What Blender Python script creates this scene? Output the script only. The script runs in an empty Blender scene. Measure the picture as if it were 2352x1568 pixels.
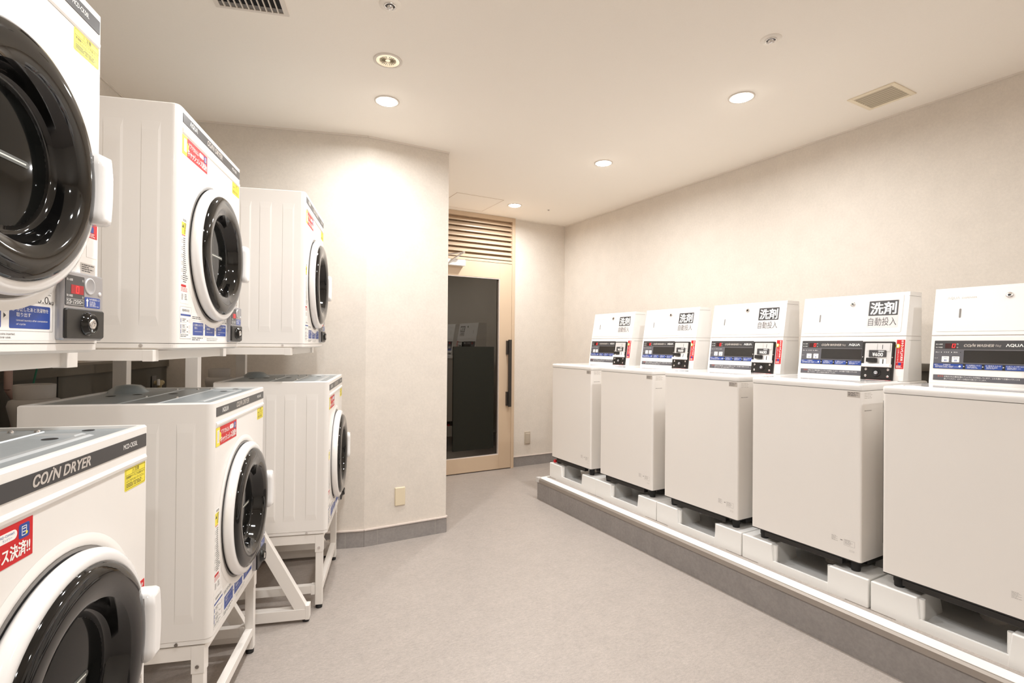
import bpy, bmesh, math, random
from mathutils import Vector, Matrix
PI = math.pi
random.seed(4)
SC = bpy.context.scene
COL = SC.collection

# ------------------------------------------------------------------ camera, world, exposure
CAM_H = 1.356
RX = Vector((0.87380947, -0.48619384, 0.00851872))
UX = Vector((-0.01010943, -0.00064878, 0.99994869))
FX = Vector((0.48616336, 0.87385075, 0.00548205))
cam_d = bpy.data.cameras.new('camera')
cam_d.sensor_width = 36.0
cam_d.lens = 36.0 * 1187.4788 / 2352.0
cam_d.clip_start = 0.02
cam = bpy.data.objects.new('camera', cam_d)
COL.objects.link(cam)
m = Matrix((( RX.x, UX.x, -FX.x, 0.0), (RX.y, UX.y, -FX.y, 0.0), (RX.z, UX.z, -FX.z, CAM_H), (0, 0, 0, 1)))
cam.matrix_world = m
SC.camera = cam

w = bpy.data.worlds.new('world')
SC.world = w
w.use_nodes = True
w.node_tree.nodes['Background'].inputs[0].default_value = (0.02, 0.019, 0.018, 1)
w.node_tree.nodes['Background'].inputs[1].default_value = 1.0
vs = SC.view_settings
vs.view_transform = 'Standard'
vs.look = 'None'
vs.exposure = 0.0
vs.gamma = 1.0
vs.use_curve_mapping = False
SC.cycles.max_bounces = 10
SC.cycles.diffuse_bounces = 8
SC.cycles.glossy_bounces = 6

LAMP_W = 16.0
LAMP_COL = (0.98, 0.985, 0.99)
LAMP_SPREAD = math.radians(170)
LAMPS = [(0.799, 2.931), (0.60, 1.85), (0.25, 0.75), (-0.10, -0.75),
         (2.511, 4.483), (2.505, 3.096), (2.499, 1.891), (2.49, -0.30)]
ZC = 2.7406

# ------------------------------------------------------------------ materials
def srgb(c):
    return tuple(((v / 255.0) / 12.92 if v / 255.0 <= 0.04045 else ((v / 255.0 + 0.055) / 1.055) ** 2.4) for v in c)

def mat(name, col, rough=0.5, metal=0.0, spec=0.5, emit=None, estr=0.0, coat=0.0, noise=None, bump=None):
    m = bpy.data.materials.new(name)
    m.use_nodes = True
    nt = m.node_tree
    b = nt.nodes['Principled BSDF']
    c = srgb(col)
    b.inputs['Base Color'].default_value = (*c, 1)
    b.inputs['Roughness'].default_value = rough
    b.inputs['Metallic'].default_value = metal
    b.inputs['Specular IOR Level'].default_value = spec
    b.inputs['Coat Weight'].default_value = coat
    b.inputs['Coat Roughness'].default_value = 0.05
    if emit:
        b.inputs['Emission Color'].default_value = (*srgb(emit), 1)
        b.inputs['Emission Strength'].default_value = estr
    if noise:
        # list of (scale, stretch(x,y,z), amount) layered as colour multiplication
        tc = nt.nodes.new('ShaderNodeTexCoord')
        prev = None
        for (sc, st, amt) in noise:
            mp = nt.nodes.new('ShaderNodeMapping')
            mp.inputs['Scale'].default_value = st
            nt.links.new(tc.outputs['Object'], mp.inputs['Vector'])
            nz = nt.nodes.new('ShaderNodeTexNoise')
            nz.inputs['Scale'].default_value = sc
            nz.inputs['Detail'].default_value = 4
            nz.inputs['Roughness'].default_value = 0.6
            nt.links.new(mp.outputs['Vector'], nz.inputs['Vector'])
            mr = nt.nodes.new('ShaderNodeMapRange')
            mr.inputs['From Min'].default_value = 0.3
            mr.inputs['From Max'].default_value = 0.7
            mr.inputs['To Min'].default_value = 1.0 - amt
            mr.inputs['To Max'].default_value = 1.0 + amt
            nt.links.new(nz.outputs['Fac'], mr.inputs['Value'])
            if prev is None:
                prev = mr.outputs['Result']
            else:
                mu = nt.nodes.new('ShaderNodeMath')
                mu.operation = 'MULTIPLY'
                nt.links.new(prev, mu.inputs[0])
                nt.links.new(mr.outputs['Result'], mu.inputs[1])
                prev = mu.outputs[0]
        vm = nt.nodes.new('ShaderNodeVectorMath')
        vm.operation = 'SCALE'
        vm.inputs[0].default_value = c
        nt.links.new(prev, vm.inputs['Scale'])
        nt.links.new(vm.outputs['Vector'], b.inputs['Base Color'])
        if bump:
            bp = nt.nodes.new('ShaderNodeBump')
            bp.inputs['Strength'].default_value = bump[0]
            bp.inputs['Distance'].default_value = bump[1]
            nt.links.new(prev, bp.inputs['Height'])
            nt.links.new(bp.outputs['Normal'], b.inputs['Normal'])
    return m

M = {}
M['wallpaper'] = mat('wallpaper', (221, 213, 203), 0.85, spec=0.2, noise=[(70, (1, 1, 1), 0.035), (9, (1, 1, 1), 0.03), (350, (1, 1, 1), 0.04)], bump=(0.25, 0.002))
M['ceiling'] = mat('ceiling_paint', (250, 244, 235), 0.85, spec=0.15, noise=[(260, (1, 1, 1), 0.012)])
M['vinyl'] = mat('floor_vinyl', (172, 163, 156), 0.42, spec=0.45, noise=[(14, (1, 1.5, 1), 0.05), (60, (0.8, 1.7, 1), 0.11), (200, (0.7, 1.8, 1), 0.13), (4, (1, 1, 1), 0.03)], bump=(0.06, 0.001))
M['tile'] = mat('skirting_tile', (148, 143, 140), 0.6, noise=[(9, (1, 1, 1), 0.07), (60, (1, 1, 1), 0.09)])
M['caulk'] = mat('white_caulk', (224, 212, 204), 0.5)
M['grout'] = mat('grout', (168, 162, 156), 0.7)
M['trimwhite'] = mat('white_trim', (228, 220, 210), 0.6)
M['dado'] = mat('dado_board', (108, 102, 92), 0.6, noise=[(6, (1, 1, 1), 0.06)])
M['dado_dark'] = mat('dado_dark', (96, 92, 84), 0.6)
M['white'] = mat('enamel_white', (240, 236, 231), 0.28, spec=0.5, coat=0.15)
M['white2'] = mat('plastic_white', (240, 238, 235), 0.3, spec=0.5)
M['whiteg'] = mat('gloss_white', (242, 240, 238), 0.12, spec=0.6, coat=0.4)
M['pan'] = mat('pan_white', (240, 239, 236), 0.35)
M['powder'] = mat('powder_coat_white', (238, 233, 227), 0.45)
M['galv'] = mat('galvanised', (176, 184, 188), 0.33, metal=0.6, noise=[(90, (1, 1, 1), 0.03)])
M['galv_d'] = mat('galvanised_edge', (200, 204, 206), 0.35, metal=0.6)
M['hole'] = mat('dark_hole', (24, 20, 18), 0.8)
M['charcoal'] = mat('charcoal_print', (66, 65, 66), 0.35)
M['black'] = mat('black_plastic', (34, 32, 30), 0.35)
M['blackg'] = mat('black_gloss', (9, 9, 9), 0.05, spec=0.5, coat=0.25)
M['blackglass'] = mat('dark_glass', (13, 14, 13), 0.06, spec=0.2)
M['grip'] = mat('drum_bar', (70, 72, 68), 0.3)
M['gripline'] = mat('drum_bar_line', (225, 225, 215), 0.3)
M['rubber'] = mat('rubber', (22, 21, 21), 0.6)
M['gasket'] = mat('gasket_grey', (120, 116, 112), 0.45)
M['silver'] = mat('silver_paint', (176, 176, 180), 0.32, metal=0.75)
M['silverp'] = mat('silver_plate', (216, 214, 212), 0.38, metal=0.2)
M['chrome'] = mat('chrome', (225, 222, 220), 0.1, metal=1.0)
M['chromed'] = mat('dark_chrome', (70, 68, 68), 0.12, metal=1.0)
M['red'] = mat('red_print', (204, 20, 28), 0.45)
M['yellow'] = mat('yellow_print', (243, 226, 66), 0.45)
M['blue'] = mat('blue_print', (38, 70, 150), 0.4)
M['ink'] = mat('black_ink', (45, 42, 42), 0.5)
M['inkg'] = mat('grey_ink', (140, 134, 130), 0.5)
M['hatchline'] = mat('hatch_frame', (186, 164, 142), 0.6)
M['inkl'] = mat('pale_ink', (186, 178, 170), 0.5)
M['inkw'] = mat('white_ink', (246, 244, 240), 0.4)
M['labelw'] = mat('white_label', (243, 240, 236), 0.4)
M['labelg'] = mat('grey_label', (196, 188, 180), 0.5)
M['pale'] = mat('pale_grey_film', (222, 216, 214), 0.35)
M['dispgrey'] = mat('display_grey', (96, 95, 100), 0.3)
M['lcd'] = mat('lcd_window', (44, 42, 40), 0.18)
M['led'] = mat('led_red', (255, 30, 30), 0.4, emit=(255, 40, 40), estr=3.0)
M['ledbg'] = mat('led_window', (120, 12, 20), 0.3, emit=(180, 10, 30), estr=0.5)
M['leddim'] = mat('led_window_dim', (60, 22, 20), 0.3)
M['orange'] = mat('orange_ink', (206, 96, 74), 0.4)
M['frame'] = mat('door_champagne', (205, 182, 156), 0.35, spec=0.5, noise=[(400, (1, 1, 1), 0.01)])
M['pull'] = mat('dark_bronze', (58, 54, 50), 0.35, metal=0.3)
M['outlet'] = mat('cream_plate', (226, 212, 184), 0.4)
M['outlet2'] = mat('grey_plate', (188, 176, 160), 0.45)
M['alu'] = mat('aluminium', (168, 160, 152), 0.35, metal=0.5)
M['beige_metal'] = mat('beige_grille', (240, 228, 204), 0.45)
M['blade'] = mat('grille_blade', (196, 184, 160), 0.45)
M['grille_white'] = mat('white_grille', (226, 218, 208), 0.45)
M['duct_dark'] = mat('duct_dark', (20, 20, 20), 0.9)
M['pvc'] = mat('grey_pvc', (196, 190, 184), 0.5)
M['yellowpipe'] = mat('cream_valve', (196, 178, 138), 0.5)
M['greenwire'] = mat('green_wire', (20, 110, 84), 0.5)
M['pinkpipe'] = mat('pink_pipe', (190, 160, 150), 0.5)
M['darkreflection'] = mat('dark_reflection_sheet', (33, 33, 27), 0.6, spec=0.15)  # flat black standing in for the dark part of the glass reflection
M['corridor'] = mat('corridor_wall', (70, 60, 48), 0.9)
M['lampglow'] = mat('lamp_diffuser', (255, 255, 255), 0.5, emit=(255, 250, 240), estr=40.0)
M['reflector'] = mat('lamp_reflector', (230, 220, 200), 0.15, metal=0.9)

def door_glass():
    m = bpy.data.materials.new('tinted_door_glass')
    m.use_nodes = True
    nt = m.node_tree
    nt.nodes.clear()
    o = nt.nodes.new('ShaderNodeOutputMaterial')
    mx = nt.nodes.new('ShaderNodeMixShader')
    t = nt.nodes.new('ShaderNodeBsdfTransparent')
    t.inputs[0].default_value = (0.5, 0.48, 0.42, 1)
    g = nt.nodes.new('ShaderNodeBsdfGlossy')
    g.inputs['Color'].default_value = (0.95, 0.9, 0.82, 1)
    g.inputs['Roughness'].default_value = 0.004
    mx.inputs[0].default_value = 0.10
    nt.links.new(t.outputs[0], mx.inputs[1])
    nt.links.new(g.outputs[0], mx.inputs[2])
    nt.links.new(mx.outputs[0], o.inputs[0])
    return m
M['glass'] = door_glass()

# ------------------------------------------------------------------ mesh builder
_TXT = {}
try:
    FONT = bpy.data.fonts.load(bpy.utils.resource_path('LOCAL') + '/datafiles/fonts/Inter.woff2')
except Exception:
    FONT = None
def text_geo(s, shear=0.0, bold=0.0, res=3):
    key = (s, shear, bold, res)
    if key in _TXT:
        return _TXT[key]
    cu = bpy.data.curves.new('t', 'FONT')
    cu.body = s
    cu.size = 1.0
    if FONT is not None and 'D' not in s and all(ord(c) < 0x500 for c in s):
        cu.font = FONT
    cu.shear = shear
    cu.offset = bold
    cu.resolution_u = res
    cu.fill_mode = 'FRONT'
    ob = bpy.data.objects.new('t', cu)
    COL.objects.link(ob)
    dg = bpy.context.evaluated_depsgraph_get()
    me = bpy.data.meshes.new_from_object(ob.evaluated_get(dg))
    vs_ = [(v.co.x, v.co.y) for v in me.vertices]
    fs_ = [tuple(p.vertices) for p in me.polygons]
    bpy.data.objects.remove(ob)
    bpy.data.curves.remove(cu)
    bpy.data.meshes.remove(me)
    if not vs_:
        vs_ = [(0, 0), (1, 0), (1, 1)]
        fs_ = []
    bb = (min(v[0] for v in vs_), max(v[0] for v in vs_), min(v[1] for v in vs_), max(v[1] for v in vs_))
    _TXT[key] = (vs_, fs_, bb)
    return _TXT[key]

class MB:
    def __init__(self):
        self.v = []; self.f = []; self.mi = []; self.sm = []; self.mats = []; self.M = None
    def k(self, name):
        if name not in self.mats:
            self.mats.append(name)
        return self.mats.index(name)
    def add(self, vs_, fs_, name, smooth=False):
        n = len(self.v); i = self.k(name)
        if self.M is not None:
            vs_ = [tuple(self.M @ Vector(q)) for q in vs_]
        self.v += [tuple(q) for q in vs_]
        for f in fs_:
            self.f.append(tuple(n + a for a in f)); self.mi.append(i); self.sm.append(smooth)
    def box(self, x0, x1, y0, y1, z0, z1, name):
        self.add([(x0, y0, z0), (x1, y0, z0), (x1, y1, z0), (x0, y1, z0), (x0, y0, z1), (x1, y0, z1), (x1, y1, z1), (x0, y1, z1)],
                 [(0, 3, 2, 1), (4, 5, 6, 7), (0, 1, 5, 4), (1, 2, 6, 5), (2, 3, 7, 6), (3, 0, 4, 7)], name)
    def prism(self, pts, z0, z1, name, axis='z', smooth=False):
        # pts ccw polygon in the plane perpendicular to axis, extruded
        n = len(pts)
        def P(a, b, c):
            return (a, b, c) if axis == 'z' else ((a, c, b) if axis == 'y' else (c, a, b))
        vs_ = [P(a, b, z0) for a, b in pts] + [P(a, b, z1) for a, b in pts]
        self.add(vs_, [tuple(range(n))[::-1], tuple(range(n, 2 * n))], name)
        self.add(vs_, [(i, (i + 1) % n, n + (i + 1) % n, n + i) for i in range(n)], name, smooth)
    def rrect(self, x0, x1, z0, z1, r, seg=5):
        pts = []
        for cx, cz, a0 in ((x1 - r, z1 - r, 0), (x0 + r, z1 - r, 90), (x0 + r, z0 + r, 180), (x1 - r, z0 + r, 270)):
            for i in range(seg + 1):
                a = math.radians(a0 + 90 * i / seg)
                pts.append((cx + r * math.cos(a), cz + r * math.sin(a)))
        return pts
    def plate(self, x0, x1, z0, z1, y, t, r, name, cham=0.0):
        # plate in the xz plane, front face at y - t, back at y (front looks towards -y)
        if r <= 0:
            r = 1e-4
        pts = self.rrect(x0, x1, z0, z1, r)
        n = len(pts)
        if cham > 0:
            ins = self.rrect(x0 + cham, x1 - cham, z0 + cham, z1 - cham, max(r - cham, 1e-4))
            vs_ = [(a, y, b) for a, b in pts] + [(a, y - t + cham, b) for a, b in pts] + [(a, y - t, b) for a, b in ins]
            fs_ = []
            for q in (0, n):
                fs_ += [(q + i, q + (i + 1) % n, q + n + (i + 1) % n, q + n + i) for i in range(n)]
            self.add(vs_, fs_, name, True)
            self.add([(a, y - t, b) for a, b in ins], [tuple(range(n))], name)
        else:
            vs_ = [(a, y, b) for a, b in pts] + [(a, y - t, b) for a, b in pts]
            self.add(vs_, [(i, (i + 1) % n, n + (i + 1) % n, n + i) for i in range(n)] + [tuple(range(n, 2 * n))], name)
    def bars(self, x0, x1, z0, z1, y, n, name, seed=1, duty=0.45):
        rd = random.Random(seed)
        p = (z1 - z0) / n
        for i in range(n):
            zt = z1 - i * p
            x = x0
            end = x0 + (x1 - x0) * rd.uniform(0.55, 1.0)
            while x < end:
                l = rd.uniform(0.1, 0.4) * (x1 - x0)
                e = min(x + l, end)
                self.add([(x, y, zt - p * duty), (e, y, zt - p * duty), (e, y, zt), (x, y, zt)], [(0, 1, 2, 3)], name)
                x = e + 0.04 * (x1 - x0)
    def quad(self, x0, x1, z0, z1, y, name):
        self.add([(x0, y, z0), (x1, y, z0), (x1, y, z1), (x0, y, z1)], [(0, 1, 2, 3)], name)
    def frameline(self, x0, x1, z0, z1, y, t, name):
        self.quad(x0, x1, z0, z0 + t, y, name); self.quad(x0, x1, z1 - t, z1, y, name)
        self.quad(x0, x0 + t, z0, z1, y, name); self.quad(x1 - t, x1, z0, z1, y, name)
    def disc(self, cx, cz, r, y, name, seg=20):
        self.add([(cx + r * math.cos(2 * PI * i / seg), y, cz + r * math.sin(2 * PI * i / seg)) for i in range(seg)], [tuple(range(seg))], name)
    def text(self, s, x, z, y, name, h=None, wd=None, al='L', shear=0.0, bold=0.0, res=2):
        thick = 0.0
        if bold > 0:
            thick = bold * (0.75 if any(ord(c) > 0x2fff for c in s) else 0.8)
            bold = 0.0
        vs_, fs_, bb = text_geo(s, shear, bold, res)
        bw = bb[1] - bb[0]; bh = bb[3] - bb[2]
        sy = (h / bh) if h else wd / bw
        sx = (wd / bw) if wd else sy
        W_ = bw * sx
        ox = x if al == 'L' else (x - W_ / 2 if al == 'C' else x - W_)
        sh = [(0, 0)]
        if thick:
            sh = [(-thick, -thick * 0.6), (thick, thick * 0.6), (-thick, thick * 0.6), (thick, -thick * 0.6), (0, 0)]
        for q_, (dx, dz) in enumerate(sh):
            self.add([(ox + (a - bb[0]) * sx + dx * sy, y - q_ * 1e-5, z + (b - bb[2]) * sy + dz * sy) for a, b in vs_], fs_, name)
    def lathe(self, cx, cz, prof, name, seg=64, cap=True):
        # axis along y; prof = [(r, y)]
        vs_ = []; fs_ = []
        for r, y in prof:
            for i in range(seg):
                a = 2 * PI * i / seg
                vs_.append((cx + r * math.cos(a), y, cz + r * math.sin(a)))
        for j in range(len(prof) - 1):
            for i in range(seg):
                i2 = (i + 1) % seg
                fs_.append((j * seg + i, j * seg + i2, (j + 1) * seg + i2, (j + 1) * seg + i))
        self.add(vs_, fs_, name, True)
        if cap:
            j = len(prof) - 1
            self.add([vs_[j * seg + i] for i in range(seg)], [tuple(range(seg))], name)
    def cyl(self, p0, p1, r, name, seg=16, r1=None, caps=True):
        p0 = Vector(p0); p1 = Vector(p1); d = (p1 - p0).normalized()
        r1 = r if r1 is None else r1
        a = d.orthogonal().normalized(); b = d.cross(a)
        vs_ = []
        for p, rr in ((p0, r), (p1, r1)):
            for i in range(seg):
                t = 2 * PI * i / seg
                vs_.append(tuple(p + a * rr * math.cos(t) + b * rr * math.sin(t)))
        self.add(vs_, [(i, (i + 1) % seg, seg + (i + 1) % seg, seg + i) for i in range(seg)], name, True)
        if caps:
            self.add(vs_, [tuple(range(seg))[::-1], tuple(range(seg, 2 * seg))], name)
    def vlathe(self, cx, cy, prof, name, seg=32, cap0=True, cap1=True):
        vs_ = []; fs_ = []
        for r, z in prof:
            for i in range(seg):
                a = 2 * PI * i / seg
                vs_.append((cx + r * math.cos(a), cy + r * math.sin(a), z))
        for j in range(len(prof) - 1):
            for i in range(seg):
                i2 = (i + 1) % seg
                fs_.append((j * seg + i, j * seg + i2, (j + 1) * seg + i2, (j + 1) * seg + i))
        self.add(vs_, fs_, name, True)
        n = len(prof)
        if cap0:
            self.add(vs_[:seg], [tuple(range(seg))[::-1]], name)
        if cap1:
            self.add(vs_[(n - 1) * seg:], [tuple(range(seg))], name)
    def build(self, name, parent=None, bevel=0.0, segs=2, fix=False):
        me = bpy.data.meshes.new(name)
        me.from_pydata(self.v, [], self.f)
        for q in self.mats:
            me.materials.append(M[q])
        me.polygons.foreach_set('material_index', self.mi)
        me.polygons.foreach_set('use_smooth', self.sm)
        me.update()
        if fix:
            bm = bmesh.new(); bm.from_mesh(me)
            bmesh.ops.remove_doubles(bm, verts=bm.verts, dist=1e-5)
            bmesh.ops.recalc_face_normals(bm, faces=bm.faces)
            bm.to_mesh(me); bm.free()
        o = bpy.data.objects.new(name, me)
        COL.objects.link(o)
        if parent is not None:
            o.parent = parent
        if bevel > 0:
            md = o.modifiers.new('bevel', 'BEVEL')
            md.width = bevel; md.segments = segs; md.limit_method = 'ANGLE'; md.angle_limit = math.radians(40)
        return o

def thing(name, loc, rz, label, cat, group=None):
    o = bpy.data.objects.new(name, None)
    COL.objects.link(o)
    o.empty_display_size = 0.1
    o.location = loc
    o.rotation_euler = (0, 0, rz)
    tag(o, label, cat, group)
    return o

def tag(o, label=None, cat=None, group=None, kind=None):
    if label: o['label'] = label
    if cat: o['category'] = cat
    if group: o['group'] = group
    if kind: o['kind'] = kind
    return o

def struct(o, label=None):
    o['kind'] = 'structure'
    if label: o['label'] = label
    return o

def copy_tree(o, parent=None):
    c = o.copy()
    COL.objects.link(c)
    if parent is not None:
        c.parent = parent
    for ch in list(o.children):
        copy_tree(ch, c)
    return c

# ------------------------------------------------------------------ room geometry (fitted)
XR, YB, YB2, XC, XBEND = 3.4706, 4.9885, 3.4899, 1.4076, 0.8255
YREAR = -1.7
PHI = math.radians(16.5902)
U = Vector((math.sin(PHI), math.cos(PHI), 0))
N = Vector((math.cos(PHI), -math.sin(PHI), 0))
def DP(a, b, z=0.0):
    v = N * a + U * b
    return Vector((v.x, v.y, z))
A_WALL = -1.535
BW = 3.5803
P_BEND = Vector((XBEND, YB2, 0))
P_LW = DP(A_WALL, BW)
b_rear = (YREAR - N.y * A_WALL) / U.y
P_LR = DP(A_WALL, b_rear)

def wall(name, p, q, t=0.1, z0=0.0, z1=ZC, mt='wallpaper', e0=0.0, e1=0.0, obj=True, mb=None):
    # wall face from p to q; thickness goes to the left of p->q
    p = Vector((p[0], p[1], 0)); q = Vector((q[0], q[1], 0))
    d = (q - p).normalized(); nn = Vector((-d.y, d.x, 0))
    p = p - d * e0; q = q + d * e1
    mb = mb or MB()
    mb.prism([(p.x, p.y), (q.x, q.y), ((q + nn * t).x, (q + nn * t).y), ((p + nn * t).x, (p + nn * t).y)], z0, z1, mt)
    if obj:
        return struct(mb.build(name))

fl = MB(); fl.box(-2.4, 4.2, YREAR - 0.15, 7.6, -0.12, 0.0, 'vinyl'); struct(fl.build('floor'))
ce = MB(); ce.box(-2.4, 4.2, YREAR - 0.15, YB + 0.1, ZC, ZC + 0.12, 'ceiling'); struct(ce.build('ceiling'))
wall('wall_right', (XR, YREAR), (XR, YB), 0.1, e0=0.1, e1=0.1) if False else None
mb = MB(); mb.box(XR, XR + 0.12, YREAR - 0.12, YB + 0.12, 0, ZC, 'wallpaper'); struct(mb.build('wall_right'))
mb = MB()
mb.box(XC - 0.1, 1.815, YB, YB + 0.12, 0, ZC, 'wallpaper')
mb.box(2.790, XR, YB, YB + 0.12, 0, ZC, 'wallpaper')
struct(mb.build('wall_back'))
mb = MB(); mb.box(XC - 0.1, XC, YB2, YB, 0, ZC, 'wallpaper'); struct(mb.build('wall_return'))
mb = MB(); mb.prism([(XC - 0.1, YB2), (XC - 0.1, YB2 + 0.1), (XBEND - 0.02, YB2 + 0.1), (XBEND, YB2)][::-1], 0, ZC, 'wallpaper'); struct(mb.build('wall_inner'))
mb = MB()
q2 = P_LW - N * 0.1; q3 = q2 + U * 0.1; q4 = P_BEND + U * 0.1 + N * 0.015
mb.prism([(P_BEND.x, P_BEND.y), (q4.x, q4.y), (q3.x, q3.y), (q2.x, q2.y)], 0, ZC, 'wallpaper')
struct(mb.build('wall_angled'))
mb = MB()
a0 = P_LR - U * 0.1; 
mb.prism([(P_LW.x, P_LW.y), ((P_LW - N * 0.1).x, (P_LW - N * 0.1).y), ((a0 - N * 0.1).x, (a0 - N * 0.1).y), (a0.x, a0.y)], 0, ZC, 'wallpaper')
struct(mb.build('wall_left'))
mb = MB(); mb.box(-2.3, XR, YREAR - 0.12, YREAR, 0, ZC, 'wallpaper'); struct(mb.build('wall_rear'))

# ceiling edge strips
mb = MB(); mb.box(XR - 0.008, XR, YREAR, YB, ZC - 0.010, ZC, 'trimwhite'); struct(mb.build('trim_1'))
mb = MB(); mb.box(2.79, XR - 0.008, YB - 0.008, YB, ZC - 0.010, ZC, 'trimwhite'); struct(mb.build('trim_2'))
def strip(name, p, q, t, z0, z1, mt, mb=None, off=0.0):
    # thin strip standing into the room on the right side of p->q
    p = Vector((p[0], p[1], 0)); q = Vector((q[0], q[1], 0)); d = (q - p).normalized(); nn = Vector((d.y, -d.x, 0))
    p = p + nn * off; q = q + nn * off
    own = mb is None
    mb = mb or MB()
    a, b, c, e = p, q, q + nn * t, p + nn * t
    mb.prism([(a.x, a.y), (e.x, e.y), (c.x, c.y), (b.x, b.y)], z0, z1, mt)
    if own:
        return struct(mb.build(name))
strip('trim_3', P_LW, P_BEND, 0.008, ZC - 0.012, ZC, 'trimwhite')
strip('trim_4', (XBEND, YB2), (XC, YB2), 0.008, ZC - 0.012, ZC, 'trimwhite')
strip('trim_5', P_LR, P_LW, 0.008, ZC - 0.010, ZC, 'trimwhite')

# skirting tiles with caulk line on top and grout joints
def skirting(name, p, q, joints, h=0.108, t=0.006):
    mb = MB()
    strip(None, p, q, t, 0, h, 'tile', mb)
    strip(None, p, q, t + 0.007, h, h + 0.008, 'caulk', mb)
    p = Vector((p[0], p[1], 0)); q = Vector((q[0], q[1], 0)); d = (q - p).normalized()
    for j in joints:
        a = p + d * j
        strip(None, a, a + d * 0.003, t + 0.0006, 0, h, 'grout', mb)
    return struct(mb.build(name))
LA = (P_BEND - P_LW).length
skirting('baseboard_angled', P_LW, P_BEND, [LA - 0.12, LA - 0.57, LA - 1.0])
skirting('baseboard_inner', (XBEND, YB2), (XC, YB2), [0.087, 0.497])
skirting('baseboard_return', (XC, YB2), (XC, YB), [0.4, 0.85]) 
skirting('baseboard_back', (2.79, YB), (XR, YB), [0.42])
skirting('baseboard_right', (XR, YB), (XR, 3.9), [0.4, 0.85])

# plinth under the washers
PX0, PYE, PZ = 2.4231, 3.8735, 0.182
mb = MB()
mb.box(PX0, XR, YREAR, PYE, 0, PZ - 0.012, 'tile')
mb.box(PX0 + 0.02, XR, YREAR, PYE - 0.02, PZ - 0.012, PZ, 'vinyl')
yj = 3.673
while yj > YREAR:
    mb.box(PX0 - 0.0006, PX0, yj, yj + 0.003, 0, PZ - 0.014, 'grout'); yj -= 60
struct(mb.build('floor_plinth'))
mb = MB()
mb.prism([(PX0 - 0.006, 0.150), (PX0 + 0.002, 0.150), (PX0 + 0.002, PZ), (PX0 + 0.085, PZ), (PX0 + 0.085, PZ + 0.003), (PX0 + 0.004, PZ + 0.003), (PX0 - 0.006, PZ - 0.006)], YREAR, PYE + 0.004, 'alu', 'y')
mb.box(PX0 + 0.010, PX0 + 0.078, YREAR, PYE - 0.02, PZ + 0.003, PZ + 0.0045, 'inkw')
mb.box(PX0 - 0.004, XR, PYE - 0.03, PYE + 0.004, PZ, PZ + 0.0035, 'alu')
mb.box(PX0 + 0.03, XR, PYE - 0.02, PYE - 0.004, PZ + 0.0035, PZ + 0.0045, 'inkw')
mb.box(PX0 - 0.004, XR, PYE, PYE + 0.005, 0.152, PZ, 'alu')
mb.box(PX0 - 0.010, PX0 + 0.028, PYE - 0.035, PYE + 0.009, 0.150, PZ + 0.007, 'silverp')
struct(mb.build('trim_6', fix=True))

# low service boxing behind the machines
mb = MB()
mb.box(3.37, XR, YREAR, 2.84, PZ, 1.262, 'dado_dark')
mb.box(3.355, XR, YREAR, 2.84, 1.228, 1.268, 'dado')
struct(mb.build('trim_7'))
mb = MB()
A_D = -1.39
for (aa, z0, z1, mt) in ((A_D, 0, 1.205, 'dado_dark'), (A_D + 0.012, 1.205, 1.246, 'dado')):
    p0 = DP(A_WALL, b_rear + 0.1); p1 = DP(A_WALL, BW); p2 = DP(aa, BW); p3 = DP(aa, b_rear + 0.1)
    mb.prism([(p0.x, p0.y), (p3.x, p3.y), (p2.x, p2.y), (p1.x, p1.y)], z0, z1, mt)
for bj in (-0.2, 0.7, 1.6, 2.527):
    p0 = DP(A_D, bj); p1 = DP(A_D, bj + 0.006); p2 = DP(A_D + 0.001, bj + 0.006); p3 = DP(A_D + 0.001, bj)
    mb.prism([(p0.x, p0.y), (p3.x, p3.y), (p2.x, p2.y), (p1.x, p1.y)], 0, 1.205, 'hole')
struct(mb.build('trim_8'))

# ------------------------------------------------------------------ door with louvre
dr = bpy.data.objects.new('door_1', None); COL.objects.link(dr); dr.location = (1.815, YB, 0)
struct(dr)
DW = 2.788 - 1.815
mb = MB()
mb.box(0, 0.036, -0.035, 0.08, 0, ZC - 0.001, 'frame')
mb.box(DW - 0.036, DW, -0.035, 0.08, 0, ZC - 0.001, 'frame')
mb.box(0.036, DW - 0.036, -0.035, 0.08, 2.695, ZC - 0.001, 'frame')
mb.box(0.036, DW - 0.036, -0.030, 0.08, 2.236, 2.262, 'frame')
mb.build('door_frame', dr, bevel=0.0015)
mb = MB()
nsl = 8
for i in range(nsl + 1):
    zt = 2.706 - i * 0.0535
    mb.prism([(-0.022, zt - 0.058), (-0.016, zt - 0.060), (0.040, zt - 0.002), (0.040, zt + 0.003), (0.034, zt + 0.003), (-0.022, zt - 0.047)], 0.036, DW - 0.036, 'frame', 'x')
mb.box(0.036, DW - 0.036, 0.05, 0.055, 2.262, 2.695, 'dado_dark')
mb.build('louvre', dr, fix=True)
leaf = MB()
gx0, gx1 = 0.16, 0.787
lx1 = DW - 0.037
def lf(x0, x1, z0, z1):
    leaf.box(x0, x1, -0.030, 0.010, z0, z1, 'frame')
lf(0.038, gx0, 0.009, 2.232); lf(gx1, lx1, 0.009, 2.232); lf(gx0, gx1, 2.066, 2.232); lf(gx0, gx1, 0.009, 0.162)
leaf.build('door_leaf', dr, bevel=0.0015)
mb = MB()
for (a, b, c, d) in ((gx0, gx1, 2.058, 2.066), (gx0, gx1, 0.162, 0.168), (gx0, gx0 + 0.006, 0.168, 2.058), (gx1 - 0.006, gx1, 0.168, 2.058)):
    mb.box(a, b, -0.027, 0.006, c, d, 'caulk')
mb.build('glazing_bead', dr)
gl = MB()
gl.quad(-0.312, 0.312, 0.166, 2.060, 0, 'glass')
go = gl.build('glass_pane', dr)
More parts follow.
